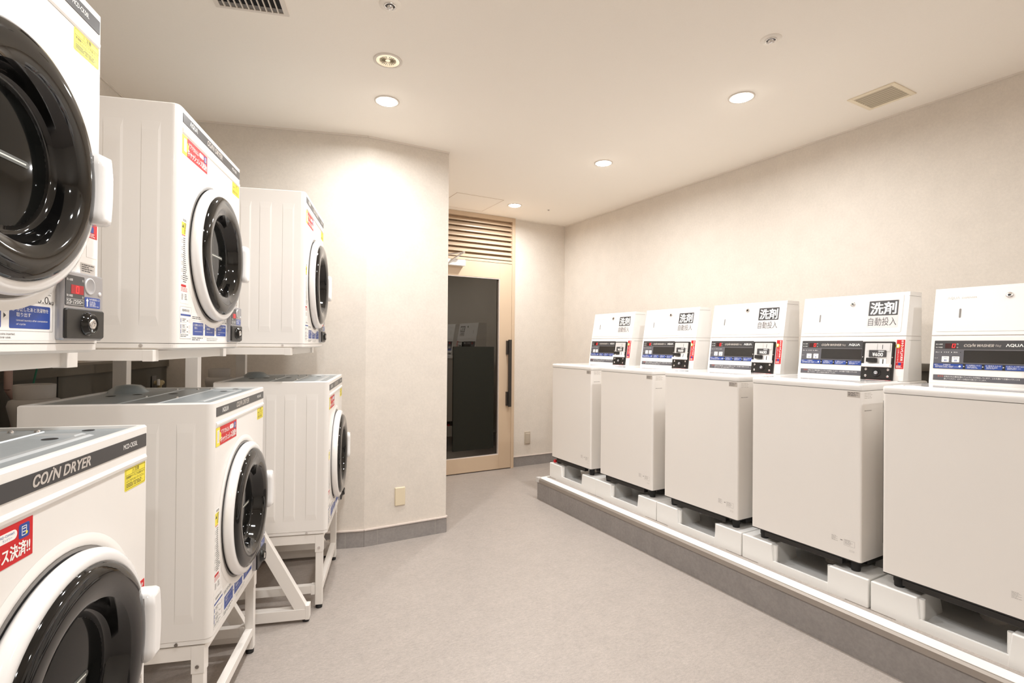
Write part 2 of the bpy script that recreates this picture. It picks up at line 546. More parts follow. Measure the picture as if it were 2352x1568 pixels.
go.location = ((gx0 + gx1) / 2, -0.010, 0)
go.rotation_euler = (0, 0, math.radians(2.0))
mb = MB()
mb.box(0.06, 0.53, 0.0, 0.003, 0.24, 1.328, 'darkreflection')  # added sheet, paints the blacked-out reflection onto the door glass
bp_ = mb.build('dark_reflection_sheet', dr); bp_.location = (0.195, -0.026, 0)
bp_['label'] = 'added black sheet standing for the dark reflection in the lower glass'
mb = MB()
mb.box(0.880, 0.912, -0.085, -0.060, 0.679, 1.406, 'pull')
mb.box(0.868, 0.912, -0.062, -0.030, 0.690, 0.84, 'pull')
mb.box(0.868, 0.912, -0.062, -0.030, 1.245, 1.395, 'pull')
mb.build('pull_handle', dr, bevel=0.001)
mb = MB()
mb.box(0.928, 0.932, -0.0315, -0.030, 1.27, 1.39, 'hole')
mb.build('lock_plate', dr)
mb = MB()
mb.box(0.08, 0.352, -0.095, -0.030, 2.160, 2.222, 'white2')
cl = mb.build('door_closer', dr, bevel=0.003)
mb = MB()
mb.cyl((0.20, -0.12, 2.212), (0.305, -0.15, 2.288), 0.009, 'chrome')
mb.cyl((0.305, -0.15, 2.276), (0.305, -0.15, 2.300), 0.016, 'chrome')
mb.cyl((0.20, -0.06, 2.222), (0.20, -0.12, 2.212), 0.010, 'chrome')
mb.cyl((0.305, -0.15, 2.288), (0.06, -0.04, 2.250), 0.008, 'chrome')
mb.cyl((0.10, -0.10, 2.12), (0.23, -0.12, 2.235), 0.006, 'chrome')
mb.build('closer_arm', cl, fix=False)
# dim corridor behind the door
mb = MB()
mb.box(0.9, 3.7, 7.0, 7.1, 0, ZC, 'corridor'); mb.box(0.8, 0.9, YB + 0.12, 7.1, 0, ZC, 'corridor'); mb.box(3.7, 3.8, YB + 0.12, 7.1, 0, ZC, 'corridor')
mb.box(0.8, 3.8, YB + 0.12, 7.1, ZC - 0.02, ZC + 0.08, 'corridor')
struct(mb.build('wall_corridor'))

# ------------------------------------------------------------------ ceiling fittings
def lamp_fixture(x, y, lit=True):
    t = thing('downlight', (x, y, ZC), 0, 'x', 'ceiling light')
    R = 0.056
    rg = MB()
    rg.vlathe(0, 0, [(R + 0.014, 0.0), (R + 0.013, -0.004), (R + 0.002, -0.005), (R, -0.002)], 'trimwhite', 40, False, False)
    rg.build('trim_ring', t)
    rf = MB()
    if lit:
        rf.vlathe(0, 0, [(R, -0.003), (R * 0.96, -0.007), (R * 0.8, -0.0105), (R * 0.5, -0.013), (0.002, -0.014)], 'lampglow', 40, False, True)
        rf.build('lamp_face', t)
    else:
        rf.vlathe(0, 0, [(R, -0.004), (0.034, -0.0012), (0.001, -0.001)], 'reflector', 24, False, True)
        for i in range(24):
            a = 2 * PI * i / 24
            rf.cyl((0.012 * math.cos(a), 0.012 * math.sin(a), -0.0012), (0.040 * math.cos(a), 0.040 * math.sin(a), -0.0030), 0.0009, 'yellowpipe' if i % 2 else 'gasket', 6)
        rf.build('reflector', t)
    return t
lab = {0: 'glowing ceiling light above the tallest dryer stacks, nearest the angled wall', 4: 'glowing ceiling light closest to the door', 5: 'glowing ceiling light over the middle of the far washers',
       6: 'largest glowing ceiling light of the right hand row, beside the beige vent'}
def add_lamp_light(x, y):
    ld = bpy.data.lights.new('downlight_lamp', 'AREA')
    ld.shape = 'DISK'; ld.size = 0.10
    ld.energy = LAMP_W
    ld.color = LAMP_COL
    ld.spread = LAMP_SPREAD
    lo = bpy.data.objects.new('lamp_light', ld); COL.objects.link(lo)
    return lo
for i, (x, y) in enumerate(LAMPS):
    t = lamp_fixture(x, y)
    t['label'] = lab.get(i, 'round white ceiling downlight, lit, outside the picture behind the viewer')
    t['group'] = 'lit ceiling downlights' if i in lab else 'lit downlights behind the viewer'
    lo = add_lamp_light(x, y); lo.parent = t; lo.location = (0, 0, -0.016)
t = lamp_fixture(0.686, 2.508, False); t['label'] = 'unlit round ceiling spot with ribbed reflector in front of the left lit light'

def sprinkler(x, y, label):
    t = thing('sprinkler_head', (x, y, ZC), 0, label, 'sprinkler', 'ceiling sprinklers')
    a = MB(); a.vlathe(0, 0, [(0.045, 0), (0.044, -0.003), (0.022, -0.004)], 'ceiling', 32, False, False); a.build('cover_plate', t)
    b = MB(); b.vlathe(0, 0, [(0.024, -0.003), (0.025, -0.008), (0.021, -0.009), (0.019, -0.0035)], 'chrome', 28, False, False)
    b.vlathe(0, 0, [(0.019, -0.0035), (0.012, -0.0045)], 'chromed', 28, False, False)
    b.vlathe(0, 0, [(0.012, -0.004), (0.012, -0.014), (0.008, -0.018), (0.003, -0.020)], 'chrome', 20, False, True); b.build('nozzle', t)
sprinkler(0.579, 2.091, 'small chrome ceiling sprinkler near the top edge beside the white vent')
sprinkler(2.139, 1.468, 'small chrome ceiling sprinkler above the right washers')
t = thing('ceiling_hook', (2.900, 4.463, ZC), 0, 'tiny metal fixing on the ceiling right of the door light', 'hook')
a = MB(); a.vlathe(0, 0, [(0.012, 0), (0.010, -0.003), (0.004, -0.008)], 'alu', 12, False, True); a.build('base', t)

# beige exhaust grille, right
t = thing('ceiling_vent', (3.154, 1.502, ZC), 0, 'beige square louvred exhaust vent in the ceiling by the right wall', 'vent')
a = MB()
S = 0.118; I = 0.094
a.box(-S, S, -S, -I, -0.006, 0, 'beige_metal'); a.box(-S, S, I, S, -0.006, 0, 'beige_metal'); a.box(-S, -I, -I, I, -0.006, 0, 'beige_metal'); a.box(I, S, -I, I, -0.006, 0, 'beige_metal')
a.build('frame', t, bevel=0.002)
a = MB(); a.box(-I, I, -I, I, -0.0012, -0.0004, 'dado_dark')
for i in range(8):
    xx = -I + (i + 0.5) * 2 * I / 8
    a.prism([(xx - 0.007, -0.0015), (xx + 0.002, -0.006), (xx + 0.005, -0.0055), (xx - 0.004, -0.0013)], -I, I, 'blade', 'y')
a.build('louvre_blades', t)
# white grille, left
vd = Vector((0.268, -0.080, 0)).normalized()
ang = math.atan2(vd.y, vd.x)
t = thing('ceiling_vent', (0.227, 2.373, ZC), ang, 'large white ceiling air grille with dark slots above the dryers', 'vent')
a = MB()
W1 = 0.282
a.box(-0.019, 0, -0.30, -0.014, -0.006, 0, 'grille_white'); a.box(-W1, -W1 + 0.019, -0.30, -0.014, -0.006, 0, 'grille_white'); a.box(-W1, 0, -0.314, -0.30, -0.006, 0, 'grille_white')
a.box(-W1, 0, -0.014, 0, -0.006, 0, 'grille_white')
a.build('frame', t)
a = MB(); a.box(-W1 + 0.016, -0.016, -0.30, -0.014, -0.0012, -0.0004, 'duct_dark')
a.box(-W1 + 0.016, -0.016, -0.040, -0.014, -0.002, -0.0012, 'gasket')
for i in range(1, 11):
    xx = -W1 + 0.016 + i * (W1 - 0.032) / 11
    a.box(xx - 0.002, xx + 0.002, -0.30, -0.014, -0.010, -0.002, 'grille_white')
a.build('grille_bars', t)
# access hatch outline
t = thing('ceiling_hatch', (2.09, 4.62, ZC), 0, 'flush square access hatch in the ceiling before the door louvre', 'hatch')
a = MB(); a.box(-0.24, 0.24, -0.24, 0.24, -0.0012, 0, 'ceiling'); a.build('panel', t)
a = MB()
for (x0, x1, y0, y1) in ((-0.244, 0.244, -0.244, -0.240), (-0.244, 0.244, 0.240, 0.244), (-0.244, -0.240, -0.24, 0.24), (0.240, 0.244, -0.24, 0.24)):
    a.box(x0, x1, y0, y1, -0.0016, 0, 'hatchline')
a.build('frame', t)

# wall plates
t = thing('wall_plate', (1.067, YB2, 0.304), 0, 'blank cream wall plate low on the wall left of the doorway', 'wall plate')
a = MB(); a.plate(-0.036, 0.036, -0.062, 0.062, 0, 0.010, 0.005, 'outlet', cham=0.004); a.build('cover', t)
t = thing('wall_outlet', (2.979, YB, 0.310), 0, 'small beige outlet cover low on the wall right of the door', 'wall outlet')
a = MB(); a.plate(-0.036, 0.036, -0.070, 0.070, 0, 0.012, 0.004, 'outlet2', cham=0.003); a.build('plate', t)
a = MB(); a.plate(-0.028, 0.028, -0.062, 0.054, -0.012, 0.010, 0.006, 'outlet2', cham=0.004); a.build('flap', t)

# ------------------------------------------------------------------ coin dryer prototype
DWd, DDp, DHt = 0.6433, 0.537, 0.780
def plan_outline(r0, inset=0.0):
    w_, d_ = DWd, DDp; i = inset
    pts = []
    for rr_, cx, a0 in ((r0, r0, 180), (0.009, w_ - 0.009, 270)):
        for k in range(7):
            a = math.radians(a0 + 90 * k / 6)
            q_ = rr_ - i if rr_ > i else 0.0004
            pts.append((cx + q_ * math.cos(a) + (rr_ - i - q_), rr_ - (rr_ - i - q_) + q_ * math.sin(a)))
    pts += [(w_ - i, d_ - i), (i, d_ - i)]
    return pts

def make_dryer():
    t = thing('coin_dryer', (0, 0, 0), 0, 'x', 'dryer', 'stacked coin dryers')
    b = MB()
    ol = plan_outline(0.022)
    n = len(ol)
    zs0, zs1 = 0.021, DHt
    b.add([(x, y, zs0) for x, y in ol] + [(x, y, zs1 - 0.004) for x, y in ol], [(i, (i + 1) % n, n + (i + 1) % n, n + i) for i in range(n)], 'white', False)
    b.sm[-n:] = [i < 14 for i in range(n)]
    il = plan_outline(0.022, 0.004)
    b.add([(x, y, zs1 - 0.004) for x, y in ol] + [(x, y, zs1) for x, y in il], [(i, (i + 1) % n, n + (i + 1) % n, n + i) for i in range(n)], 'white', False)
    b.add([(x, y, zs0) for x, y in ol], [tuple(range(n))[::-1]], 'white')
    # top rim, then recessed deck
    il2 = plan_outline(0.022, 0.016)
    b.add([(x, y, zs1) for x, y in il] + [(x, y, zs1) for x, y in il2] + [(x, y, zs1 - 0.007) for x, y in il2],
          [(i, (i + 1) % n, n + (i + 1) % n, n + i) for i in range(n)] + [(n + i, n + (i + 1) % n, 2 * n + (i + 1) % n, 2 * n + i) for i in range(n)], 'white')
    # pressed ribs in both side panels
    for sx in (0, 1):
        for (y0, y1) in ((0.052, 0.107), (0.156, 0.211), (0.249, 0.298), (0.345, 0.395), (0.44, 0.49)):
            z0, z1 = 0.075, 0.716
            e = 0.0021; s_ = 0.007
            X0 = 0.0 if sx == 0 else DWd
            X1 = -e if sx == 0 else DWd + e
            vv = [(X0, y0, z0), (X0, y1, z0), (X0, y1, z1), (X0, y0, z1), (X1, y0 + s_, z0 + 0.03), (X1, y1 - 0.003, z0 + 0.03), (X1, y1 - 0.003, z1 - 0.03), (X1, y0 + s_, z1 - 0.03)]
            ff = [(4, 5, 6, 7), (0, 1, 5, 4), (1, 2, 6, 5), (2, 3, 7, 6), (3, 0, 4, 7)]
            if sx == 0:
                ff = [f[::-1] for f in ff]
            b.add(vv, ff, 'white')
    # folded lip below the logo band
    pts = [(0.0, 0.697), (0.0, 0.713), (-0.003, 0.7105), (-0.0045, 0.706), (-0.0035, 0.700), (-0.001, 0.696)]
    b.prism(pts[::-1], 0.024, DWd - 0.014, 'white', 'x')
    body = b.build('body', t)
    b = MB()
    # galvanised deck with pressings
    b.prism([(x, y) for x, y in plan_outline(0.022, 0.016)], zs1 - 0.009, zs1 - 0.006, 'galv')
    zt = zs1 - 0.006
    def slab(x0, x1, y0, y1, h, s_=0.012, mt='galv'):
        b.add([(x0, y0, zt), (x1, y0, zt), (x1, y1, zt), (x0, y1, zt), (x0 + s_, y0 + s_, zt + h), (x1 - s_, y0 + s_, zt + h), (x1 - s_, y1 - s_, zt + h), (x0 + s_, y1 - s_, zt + h)],
              [(4, 5, 6, 7), (0, 1, 5, 4), (1, 2, 6, 5), (2, 3, 7, 6), (3, 0, 4, 7)], mt)
    slab(0.10, 0.54, 0.06, 0.085, 0.003, 0.006, 'galv_d')
    slab(0.52, 0.56, 0.085, 0.17, 0.003, 0.006, 'galv_d')
    slab(0.05, 0.60, 0.185, 0.192, 0.002, 0.002, 'galv_d')
    slab(0.05, 0.60, 0.300, 0.307, 0.002, 0.002, 'galv_d')
    for (x, y, r) in ((0.607, 0.105, 0.012), (0.383, 0.022, 0.009), (0.404, 0.27, 0.016), (0.389, 0.386, 0.016), (0.336, 0.45, 0.016), (0.5, 0.12, 0.014)):
        b.vlathe(x, y, [(r, zt + 0.0006), (r * 0.3, zt + 0.0007)], 'hole', 18, False, True)
    b.vlathe(0.515, 0.472, [(0.075, zt), (0.060, zt + 0.012), (0.042, zt + 0.026), (0.02, zt + 0.029)], 'galv', 24, False, True)
    for (x, y) in ((0.30, 0.32), (0.60, 0.33), (0.60, 0.25), (0.60, 0.20), (0.25, 0.20)):
        b.vlathe(x, y, [(0.006, zt), (0.005, zt + 0.004), (0.002, zt + 0.005)], 'chrome', 10, False, True)
    b.build('top_deck', t)['label'] = 'bluish grey galvanised top plate with pressed lines and holes'
    # base skirt
    b = MB()
    il3 = plan_outline(0.022, 0.0015)
    il4 = plan_outline(0.022, 0.012)
    b.add([(x, y, 0.0) for x, y in il4] + [(x, y, 0.006) for x, y in il3] + [(x, y, 0.0195) for x, y in il3],
          [tuple(range(n))[::-1]] + [(i, (i + 1) % n, n + (i + 1) % n, n + i) for i in range(n)] + [(n + i, n + (i + 1) % n, 2 * n + (i + 1) % n, 2 * n + i) for i in range(n)] + [tuple(range(2 * n, 3 * n))], 'white')
    b.prism(plan_outline(0.022, 0.004), 0.0195, 0.0212, 'gasket')
    b.build('base_skirt', t)
    for yy in (0.10, 0.40):
        b = MB(); b.cyl((0.001, yy, 0.0125), (-0.0035, yy, 0.0125), 0.0055, 'chrome', 12); b.build('screw', t)
    # logo band
    b = MB()
    b.plate(0.026, 0.632, 0.731, 0.761, 0.0, 0.0012, 0.0015, 'charcoal')
    y = -0.0016
    b.text('\u039bQU\u039b', 0.082, 0.7385, y, 'inkw', h=0.0165, wd=0.066, bold=0.02)
    b.text('CO', 0.243, 0.7375, y, 'inkg' if False else 'labelg', h=0.0185, wd=0.036, shear=0.25, bold=0.035)
    b.text('/', 0.277, 0.7365, y, 'labelg', h=0.018, wd=0.016, bold=0.02)
    b.disc(0.294, 0.7575, 0.0022, y, 'labelg', 10)
    b.text('N DRYER', 0.292, 0.7375, y, 'labelg', h=0.0185, wd=0.112, shear=0.25, bold=0.035)
    b.text('MCD-CK50L', 0.528, 0.7415, y, 'inkw', h=0.0105, wd=0.060, bold=0.01)
    b.build('logo_band', t)
    # red and yellow promo sticker
    b = MB()
    b.plate(0.024, 0.245, 0.631, 0.693, 0.0, 0.0006, 0.0005, 'red')
    y = -0.0010
    b.plate(0.024, 0.062, 0.631, 0.693, 0.0, 0.0008, 0.0005, 'yellow')
    b.disc(0.062, 0.662, 0.014, -0.00085, 'yellow', 20)
    b.plate(0.036, 0.056, 0.642, 0.684, -0.0008, 0.0002, 0.002, 'labelw'); b.plate(0.038, 0.054, 0.645, 0.681, -0.0009, 0.0002, 0.001, 'pale')
    b.text('\u30a2\u30d7\u30ea\u3067\u304b\u3093\u305f\u3093', 0.074, 0.6665, y, 'inkw', h=0.016, wd=0.086, bold=0.02)
    b.plate(0.167, 0.209, 0.669, 0.684, -0.0006, 0.0003, 0.0074, 'inkw')
    b.text('AQ-Connect', 0.188, 0.6775, -0.0011, 'blue', h=0.0042, wd=0.030, al='C')
    b.text('\u30e9\u30f3\u30c9\u30ea\u30fc', 0.188, 0.6715, -0.0011, 'blue', h=0.0038, wd=0.020, al='C')
    b.plate(0.213, 0.237, 0.664, 0.687, -0.0006, 0.0003, 0.004, 'blue')
    b.frameline(0.219, 0.230, 0.668, 0.683, -0.0011, 0.0012, 'inkw'); b.quad(0.221, 0.228, 0.678, 0.6795, -0.0011, 'inkw'); b.quad(0.221, 0.228, 0.673, 0.6745, -0.0011, 'inkw'); b.disc(0.230, 0.671, 0.0025, -0.0012, 'yellow', 10)
    b.text('\u30ad\u30e3\u30c3\u30b7\u30e5\u30ec\u30b9\u6c7a\u6e08!!', 0.068, 0.6375, y, 'inkw', h=0.023, wd=0.170, bold=0.035)
    b.build('payment_sticker', t)
    # yellow caution sticker
    b = MB()
    b.plate(0.537, 0.630, 0.648, 0.697, 0.0, 0.0006, 0.004, 'yellow')
    y = -0.0009
    b.frameline(0.540, 0.627, 0.651, 0.694, y, 0.0006, 'ink'); b.quad(0.540, 0.627, 0.6815, 0.6821, y, 'ink')
    b.text('\u26a0\u6ce8\u610f', 0.583, 0.6835, y, 'ink', h=0.0095, wd=0.032, al='C')
    b.text('\u4e7e\u71e5\u6a5f\u3084\u30c9\u30a2\u306b\u529b\u3092\u639b\u3051\u305f\u308a', 0.543, 0.6735, y, 'ink', h=0.0062, wd=0.081)
    b.text('\u3076\u3089\u3055\u304c\u3089\u306a\u3044\u3067\u304f\u3060\u3055\u3044\u3002', 0.543, 0.6655, y, 'ink', h=0.0062, wd=0.081)
    b.bars(0.543, 0.624, 0.653, 0.663, y, 3, 'ink', 5, 0.4)
    b.build('caution_sticker', t)
    # instruction column at the left of the door
    b = MB()
    b.plate(0.022, 0.086, 0.150, 0.425, 0.0, 0.0004, 0.003, 'labelw')
    y = -0.0007
    b.plate(0.026, 0.080, 0.372, 0.412, -0.0004, 0.0002, 0.001, 'yellow')
    b.bars(0.046, 0.078, 0.375, 0.410, -0.0008, 8, 'ink', 2, 0.4)
    b.add([(0.029, -0.0008, 0.394), (0.043, -0.0008, 0.394), (0.036, -0.0008, 0.406)], [(0, 1, 2)], 'ink')
    b.bars(0.036, 0.070, 0.414, 0.422, y, 2, 'ink', 11, 0.5)
    b.bars(0.028, 0.078, 0.366, 0.371, y, 1, 'red', 3, 0.5)
    b.bars(0.040, 0.080, 0.215, 0.362, y, 22, 'ink', 4, 0.35)
    for k in range(6):
        zz = 0.350 - k * 0.0235
        b.frameline(0.027, 0.037, zz - 0.005, zz + 0.005, y, 0.0009, 'inkg')
    b.plate(0.026, 0.066, 0.203, 0.211, -0.0004, 0.0002, 0.003, 'red')
    b.bars(0.026, 0.092 - 0.01, 0.186, 0.200, y, 3, 'red', 6, 0.35)
    b.bars(0.030, 0.050, 0.160, 0.180, y, 4, 'inkg', 7, 0.5); b.bars(0.056, 0.082, 0.160, 0.180, y, 4, 'ink', 8, 0.35)
    b.build('instruction_label', t)
    b = MB()
    b.plate(0.022, 0.112, 0.036, 0.140, 0.0, 0.0004, 0.003, 'labelw')
    b.frameline(0.022, 0.112, 0.036, 0.140, y, 0.0006, 'inkg')
    b.text('\u4e7e\u71e5\u6642\u9593\u306e\u76ee\u5b89', 0.067, 0.124, y, 'ink', h=0.0085, wd=0.058, al='C')
    b.quad(0.026, 0.108, 0.110, 0.116, y, 'blue')
    for k, zz in enumerate((0.088, 0.068, 0.052)):
        b.quad(0.026, 0.030, zz, zz + 0.014, y, 'blue'); b.frameline(0.034, 0.072, zz, zz + 0.014, y, 0.0006, 'inkg')
        b.bars(0.040, 0.068, zz + 0.002, zz + 0.012, y, 2, 'ink', 20 + k, 0.4); b.quad(0.076, 0.086, zz + 0.005, zz + 0.008, y, 'inkg'); b.quad(0.092, 0.106, zz, zz + 0.013, y, 'pale')
    b.bars(0.026, 0.108, 0.039, 0.049, y, 2, 'ink', 9, 0.35)
    b.build('drying_time_chart', t)
    # step labels
    b = MB()
    b.plate(0.118, 0.482, 0.026, 0.124, 0.0, 0.0003, 0.003, 'labelw')
    b.frameline(0.122, 0.479, 0.043, 0.098, -0.0006, 0.0005, 'inkg')
    for (x0, x1) in ((0.128, 0.224), (0.242, 0.340), (0.360, 0.471)):
        b.plate(x0, x1, 0.048, 0.092, -0.0003, 0.0003, 0.003, 'blue')
    for xx in (0.229, 0.346):
        b.add([(xx, -0.0007, 0.066), (xx + 0.006, -0.0007, 0.0705), (xx, -0.0007, 0.075)], [(0, 1, 2)], 'ink')
    y = -0.0009
    b.text('\u2460', 0.132, 0.0795, y, 'inkw', h=0.0075); b.text('\u6d17\u6fef\u7269\u3092\u5165\u308c\u30c9\u30a2\u3092', 0.142, 0.0795, y, 'inkw', h=0.008, wd=0.076); b.text('\u9589\u3081\u308b', 0.142, 0.069, y, 'inkw', h=0.008); b.text('Load laundry and close door', 0.142, 0.059, y, 'inkw', h=0.004, wd=0.068)
    b.text('\u2461', 0.246, 0.0795, y, 'inkw', h=0.0075); b.text('\u30b3\u30a4\u30f3\u3092\u5165\u308c\u308b\u3068', 0.257, 0.0795, y, 'inkw', h=0.008, wd=0.062); b.text('\u904b\u8ee2\u958b\u59cb', 0.257, 0.069, y, 'inkw', h=0.008); b.text('Insert coins to start', 0.257, 0.059, y, 'inkw', h=0.004, wd=0.06)
    b.text('\u2462', 0.365, 0.0795, y, 'inkw', h=0.0075); b.text('\u505c\u6b62\u3057\u305f\u3042\u3068\u6d17\u6fef\u7269\u3092', 0.377, 0.0795, y, 'inkw', h=0.008, wd=0.088); b.text('\u53d6\u308a\u51fa\u3059', 0.377, 0.0695, y, 'inkw', h=0.008, wd=0.038)
    b.text('Unload laundry after completion', 0.377, 0.0605, y, 'inkw', h=0.0042, wd=0.086); b.text('of cycle', 0.377, 0.0535, y, 'inkw', h=0.0042, wd=0.024)
    y = -0.0006
    b.text('\u4e7e\u71e5\u5bb9\u91cf', 0.440, 0.1195, y, 'ink', h=0.0065, wd=0.034); b.text('Dryer Capacity', 0.441, 0.114, y, 'ink', h=0.0034, wd=0.032)
    b.text('5.0', 0.434, 0.0985, y, 'ink', h=0.0135, wd=0.032); b.text('kg', 0.468, 0.0965, y, 'ink', h=0.0085, wd=0.013)
    b.bars(0.122, 0.220, 0.101, 0.112, y, 2, 'ink', 10, 0.4)
    b.text('Machine does not run if other coins inserted.', 0.260, 0.0355, y, 'ink', h=0.0040, wd=0.115); b.text('Check inside drum before use.', 0.260, 0.0295, y, 'ink', h=0.0040, wd=0.105)
    b.bars(0.122, 0.250, 0.028, 0.040, y, 2, 'ink', 12, 0.4)
    b.build('operation_label', t)
    # asset label and vertical payment strip
    b = MB(); b.plate(0.571, 0.626, 0.174, 0.198, 0, 0.0004, 0.0005, 'labelg'); b.bars(0.575, 0.622, 0.177, 0.195, -0.0006, 4, 'ink', 15, 0.4); b.build('asset_label', t)
    b = MB()
    b.plate(0.592, 0.632, 0.258, 0.420, 0, 0.0006, 0.0005, 'red')
    for k, ch in enumerate('\u30ad\u30e3\u30c3\u30b7\u30e5\u30ec\u30b9\u6c7a\u6e08'):
        b.text(ch, 0.6205, 0.405 - k * 0.0122, -0.0009, 'inkw', h=0.0092, wd=0.0095, al='C', bold=0.03)
    b.disc(0.602, 0.385, 0.009, -0.0008, 'yellow', 18)
    b.plate(0.604, 0.618, 0.270, 0.284, -0.0006, 0.0002, 0.003, 'blue')
    b.bars(0.596, 0.628, 0.259, 0.268, -0.0009, 3, 'inkw', 17, 0.45)
    b.plate(0.592, 0.632, 0.213, 0.256, 0, 0.0005, 0.0005, 'labelw')
    b.build('payment_strip', t)
    # door
    cx, cz = 0.325, 0.348
    d = MB()
    d.lathe(cx, cz, [(0.272, -0.0003), (0.262, -0.003), (0.252, -0.0035), (0.249, -0.001)], 'white', 72, False)
    d.lathe(cx, cz, [(0.249, -0.0012), (0.246, -0.0026), (0.242, -0.0030)], 'gasket', 72, False)
    d.lathe(cx, cz, [(0.242, -0.0030), (0.230, -0.0010)], 'chromed', 72, False)
    d.build('door_seal', t)
    d = MB()
    d.lathe(cx, cz, [(0.232, -0.002), (0.238, -0.004), (0.2435, -0.012), (0.2440, -0.022), (0.240, -0.030), (0.232, -0.0345), (0.222, -0.0350), (0.2185, -0.0340)], 'whiteg', 80, False)
    door = d.build('door', t)
    door['label'] = 'round white door with black glazed centre'
    d = MB()
    d.lathe(cx, cz, [(0.2195, -0.0335), (0.2180, -0.0385), (0.2120, -0.0440), (0.2020, -0.0480), (0.1880, -0.0500), (0.1740, -0.0490), (0.1620, -0.0460), (0.1540, -0.0420)], 'blackg', 80, False)
    d.lathe(cx, cz, [(0.1540, -0.0420), (0.1490, -0.0350), (0.1450, -0.0240), (0.1420, -0.0120), (0.1390, -0.0045), (0.1340, -0.0015), (0.128, -0.0022), (0.122, -0.0040)], 'blackg', 80, False)
    d.build('glazed_ring', door)
    d = MB()
    d.lathe(cx, cz, [(0.122, -0.0040), (0.10, -0.0062), (0.05, -0.0078), (0.0, -0.0080)], 'blackglass', 64, False)
    d.plate(cx - 0.065, cx + 0.065, cz - 0.006, cz + 0.006, -0.0078, 0.0012, 0.0058, 'grip')
    d.plate(cx - 0.058, cx + 0.058, cz - 0.0012, cz + 0.0012, -0.0090, 0.0004, 0.0010, 'gripline')
    d.build('inner_window', door)
    h = MB()
    pts = []
    # curved grip: outline in xz, extruded in y with chamfer
    zc = 0.352; hh = 0.076
    for k in range(13):
        tt = -1 + 2 * k / 12
        pts.append((0.565 + 0.010 * (1 - tt * tt) , zc + tt * hh))
    for k in range(7):
        tt = 1 - 2 * k / 6
        pts.append((0.524 + 0.004 * (1 - tt * tt), zc + tt * hh * 0.96))
    nn_ = len(pts)
    cxh = sum(p[0] for p in pts) / nn_; 
    def lay(y, s_): return [(cxh + (p[0] - cxh) * s_, y, zc + (p[1] - zc) * (1 - (1 - s_) * 0.35)) for p in pts]
    L0 = lay(-0.020, 0.96); L1 = lay(-0.030, 1.0); L2 = lay(-0.052, 1.0); L3 = lay(-0.060, 0.86); L4 = lay(-0.0625, 0.60)
    allv = L0 + L1 + L2 + L3 + L4
    ff = []
    for q in range(4):
        ff += [(q * nn_ + i, q * nn_ + (i + 1) % nn_, (q + 1) * nn_ + (i + 1) % nn_, (q + 1) * nn_ + i) for i in range(nn_)]
    h.add(allv, ff, 'whiteg', True)
    h.add(L4, [tuple(range(nn_))], 'whiteg', True)
    h.box(0.505, 0.530, -0.046, -0.030, zc - 0.066, zc + 0.066, 'gasket')
    ho = h.build('handle', door)
    # coin box
    b = MB()
    b.plate(0.487, 0.632, 0.027, 0.172, 0.0, 0.0145, 0.006, 'silver', cham=0.003)
    cb = b.build('coin_box', t)
    cb['label'] = 'silver coin box'
    F = -0.0145
    b = MB()
    b.plate(0.492, 0.557, 0.099, 0.163, F, 0.0008, 0.003, 'charcoal')
    y = F - 0.0011
    b.quad(0.510, 0.554, 0.1245, 0.1435, y, 'ledbg')
    # seven segment zero
    s0, s1, z0, z1, tk = 0.527, 0.537, 0.1265, 0.1415, 0.0016
    for q in ((s0, s1, z0, z0 + tk), (s0, s1, z1 - tk, z1), (s0, s0 + tk, z0, z1), (s1 - tk, s1, z0, z1)):
        b.quad(*q, y - 0.0002, 'led')
    b.text('\u6295\u5165\u91d1\u984d', 0.495, 0.1510, y, 'inkw', h=0.0050, wd=0.020); b.text('\u5186', 0.5485, 0.1515, y, 'inkw', h=0.0050)
    b.text('\u6b8b\u308a\u6642\u9593', 0.495, 0.1175, y, 'inkw', h=0.0050, wd=0.020); b.text('\u5206', 0.5485, 0.1165, y, 'inkw', h=0.0050)
    b.frameline(0.495, 0.5545, 0.1015, 0.1140, y, 0.0005, 'inkw')
    b.text('15', 0.497, 0.1035, y, 'inkw', h=0.0085, wd=0.013, bold=0.01); b.text('\u5206', 0.5105, 0.1055, y, 'inkw', h=0.0045); b.text('/200', 0.517, 0.1035, y, 'inkw', h=0.0085, wd=0.028, bold=0.01); b.text('\u5186', 0.547, 0.1055, y, 'inkw', h=0.0045)
    b.build('display', cb)
    b = MB()
    b.lathe(0.5785, 0.1455, [(0.0185, F), (0.0185, F - 0.0015), (0.0165, F - 0.0018)], 'silverp', 32, False)
    b.lathe(0.5785, 0.1455, [(0.0165, F - 0.0018), (0.012, F - 0.0008), (0.006, F - 0.0004), (0.0, F - 0.0003)], 'silver', 32, False)
    b.build('coin_return_cup', cb)
    b = MB(); b.plate(0.560, 0.618, 0.0985, 0.1215, F, 0.0006, 0.003, 'blue')
    b.add([(0.563, F - 0.0009, 0.113), (0.573, F - 0.0009, 0.113), (0.568, F - 0.0009, 0.1195)], [(0, 1, 2)], 'inkw'); b.quad(0.566, 0.570, 0.101, 0.113, F - 0.0009, 'inkw')
    b.text('100\u5186\u786c\u8ca8\u6295\u5165\u53e3', 0.575, 0.1150, F - 0.0009, 'inkw', h=0.0045, wd=0.040); b.bars(0.577, 0.614, 0.1005, 0.113, F - 0.0009, 5, 'inkw', 31, 0.35)
    b.build('coin_label', cb)
    b = MB(); b.lathe(0.617, 0.131, [(0.0055, F), (0.0055, F - 0.001), (0.0, F - 0.0012)], 'pale', 16, False); b.build('cap', cb)
    b = MB(); b.plate(0.487, 0.626, 0.031, 0.0935, F, 0.0055, 0.005, 'black', cham=0.002)
    G = F - 0.0055
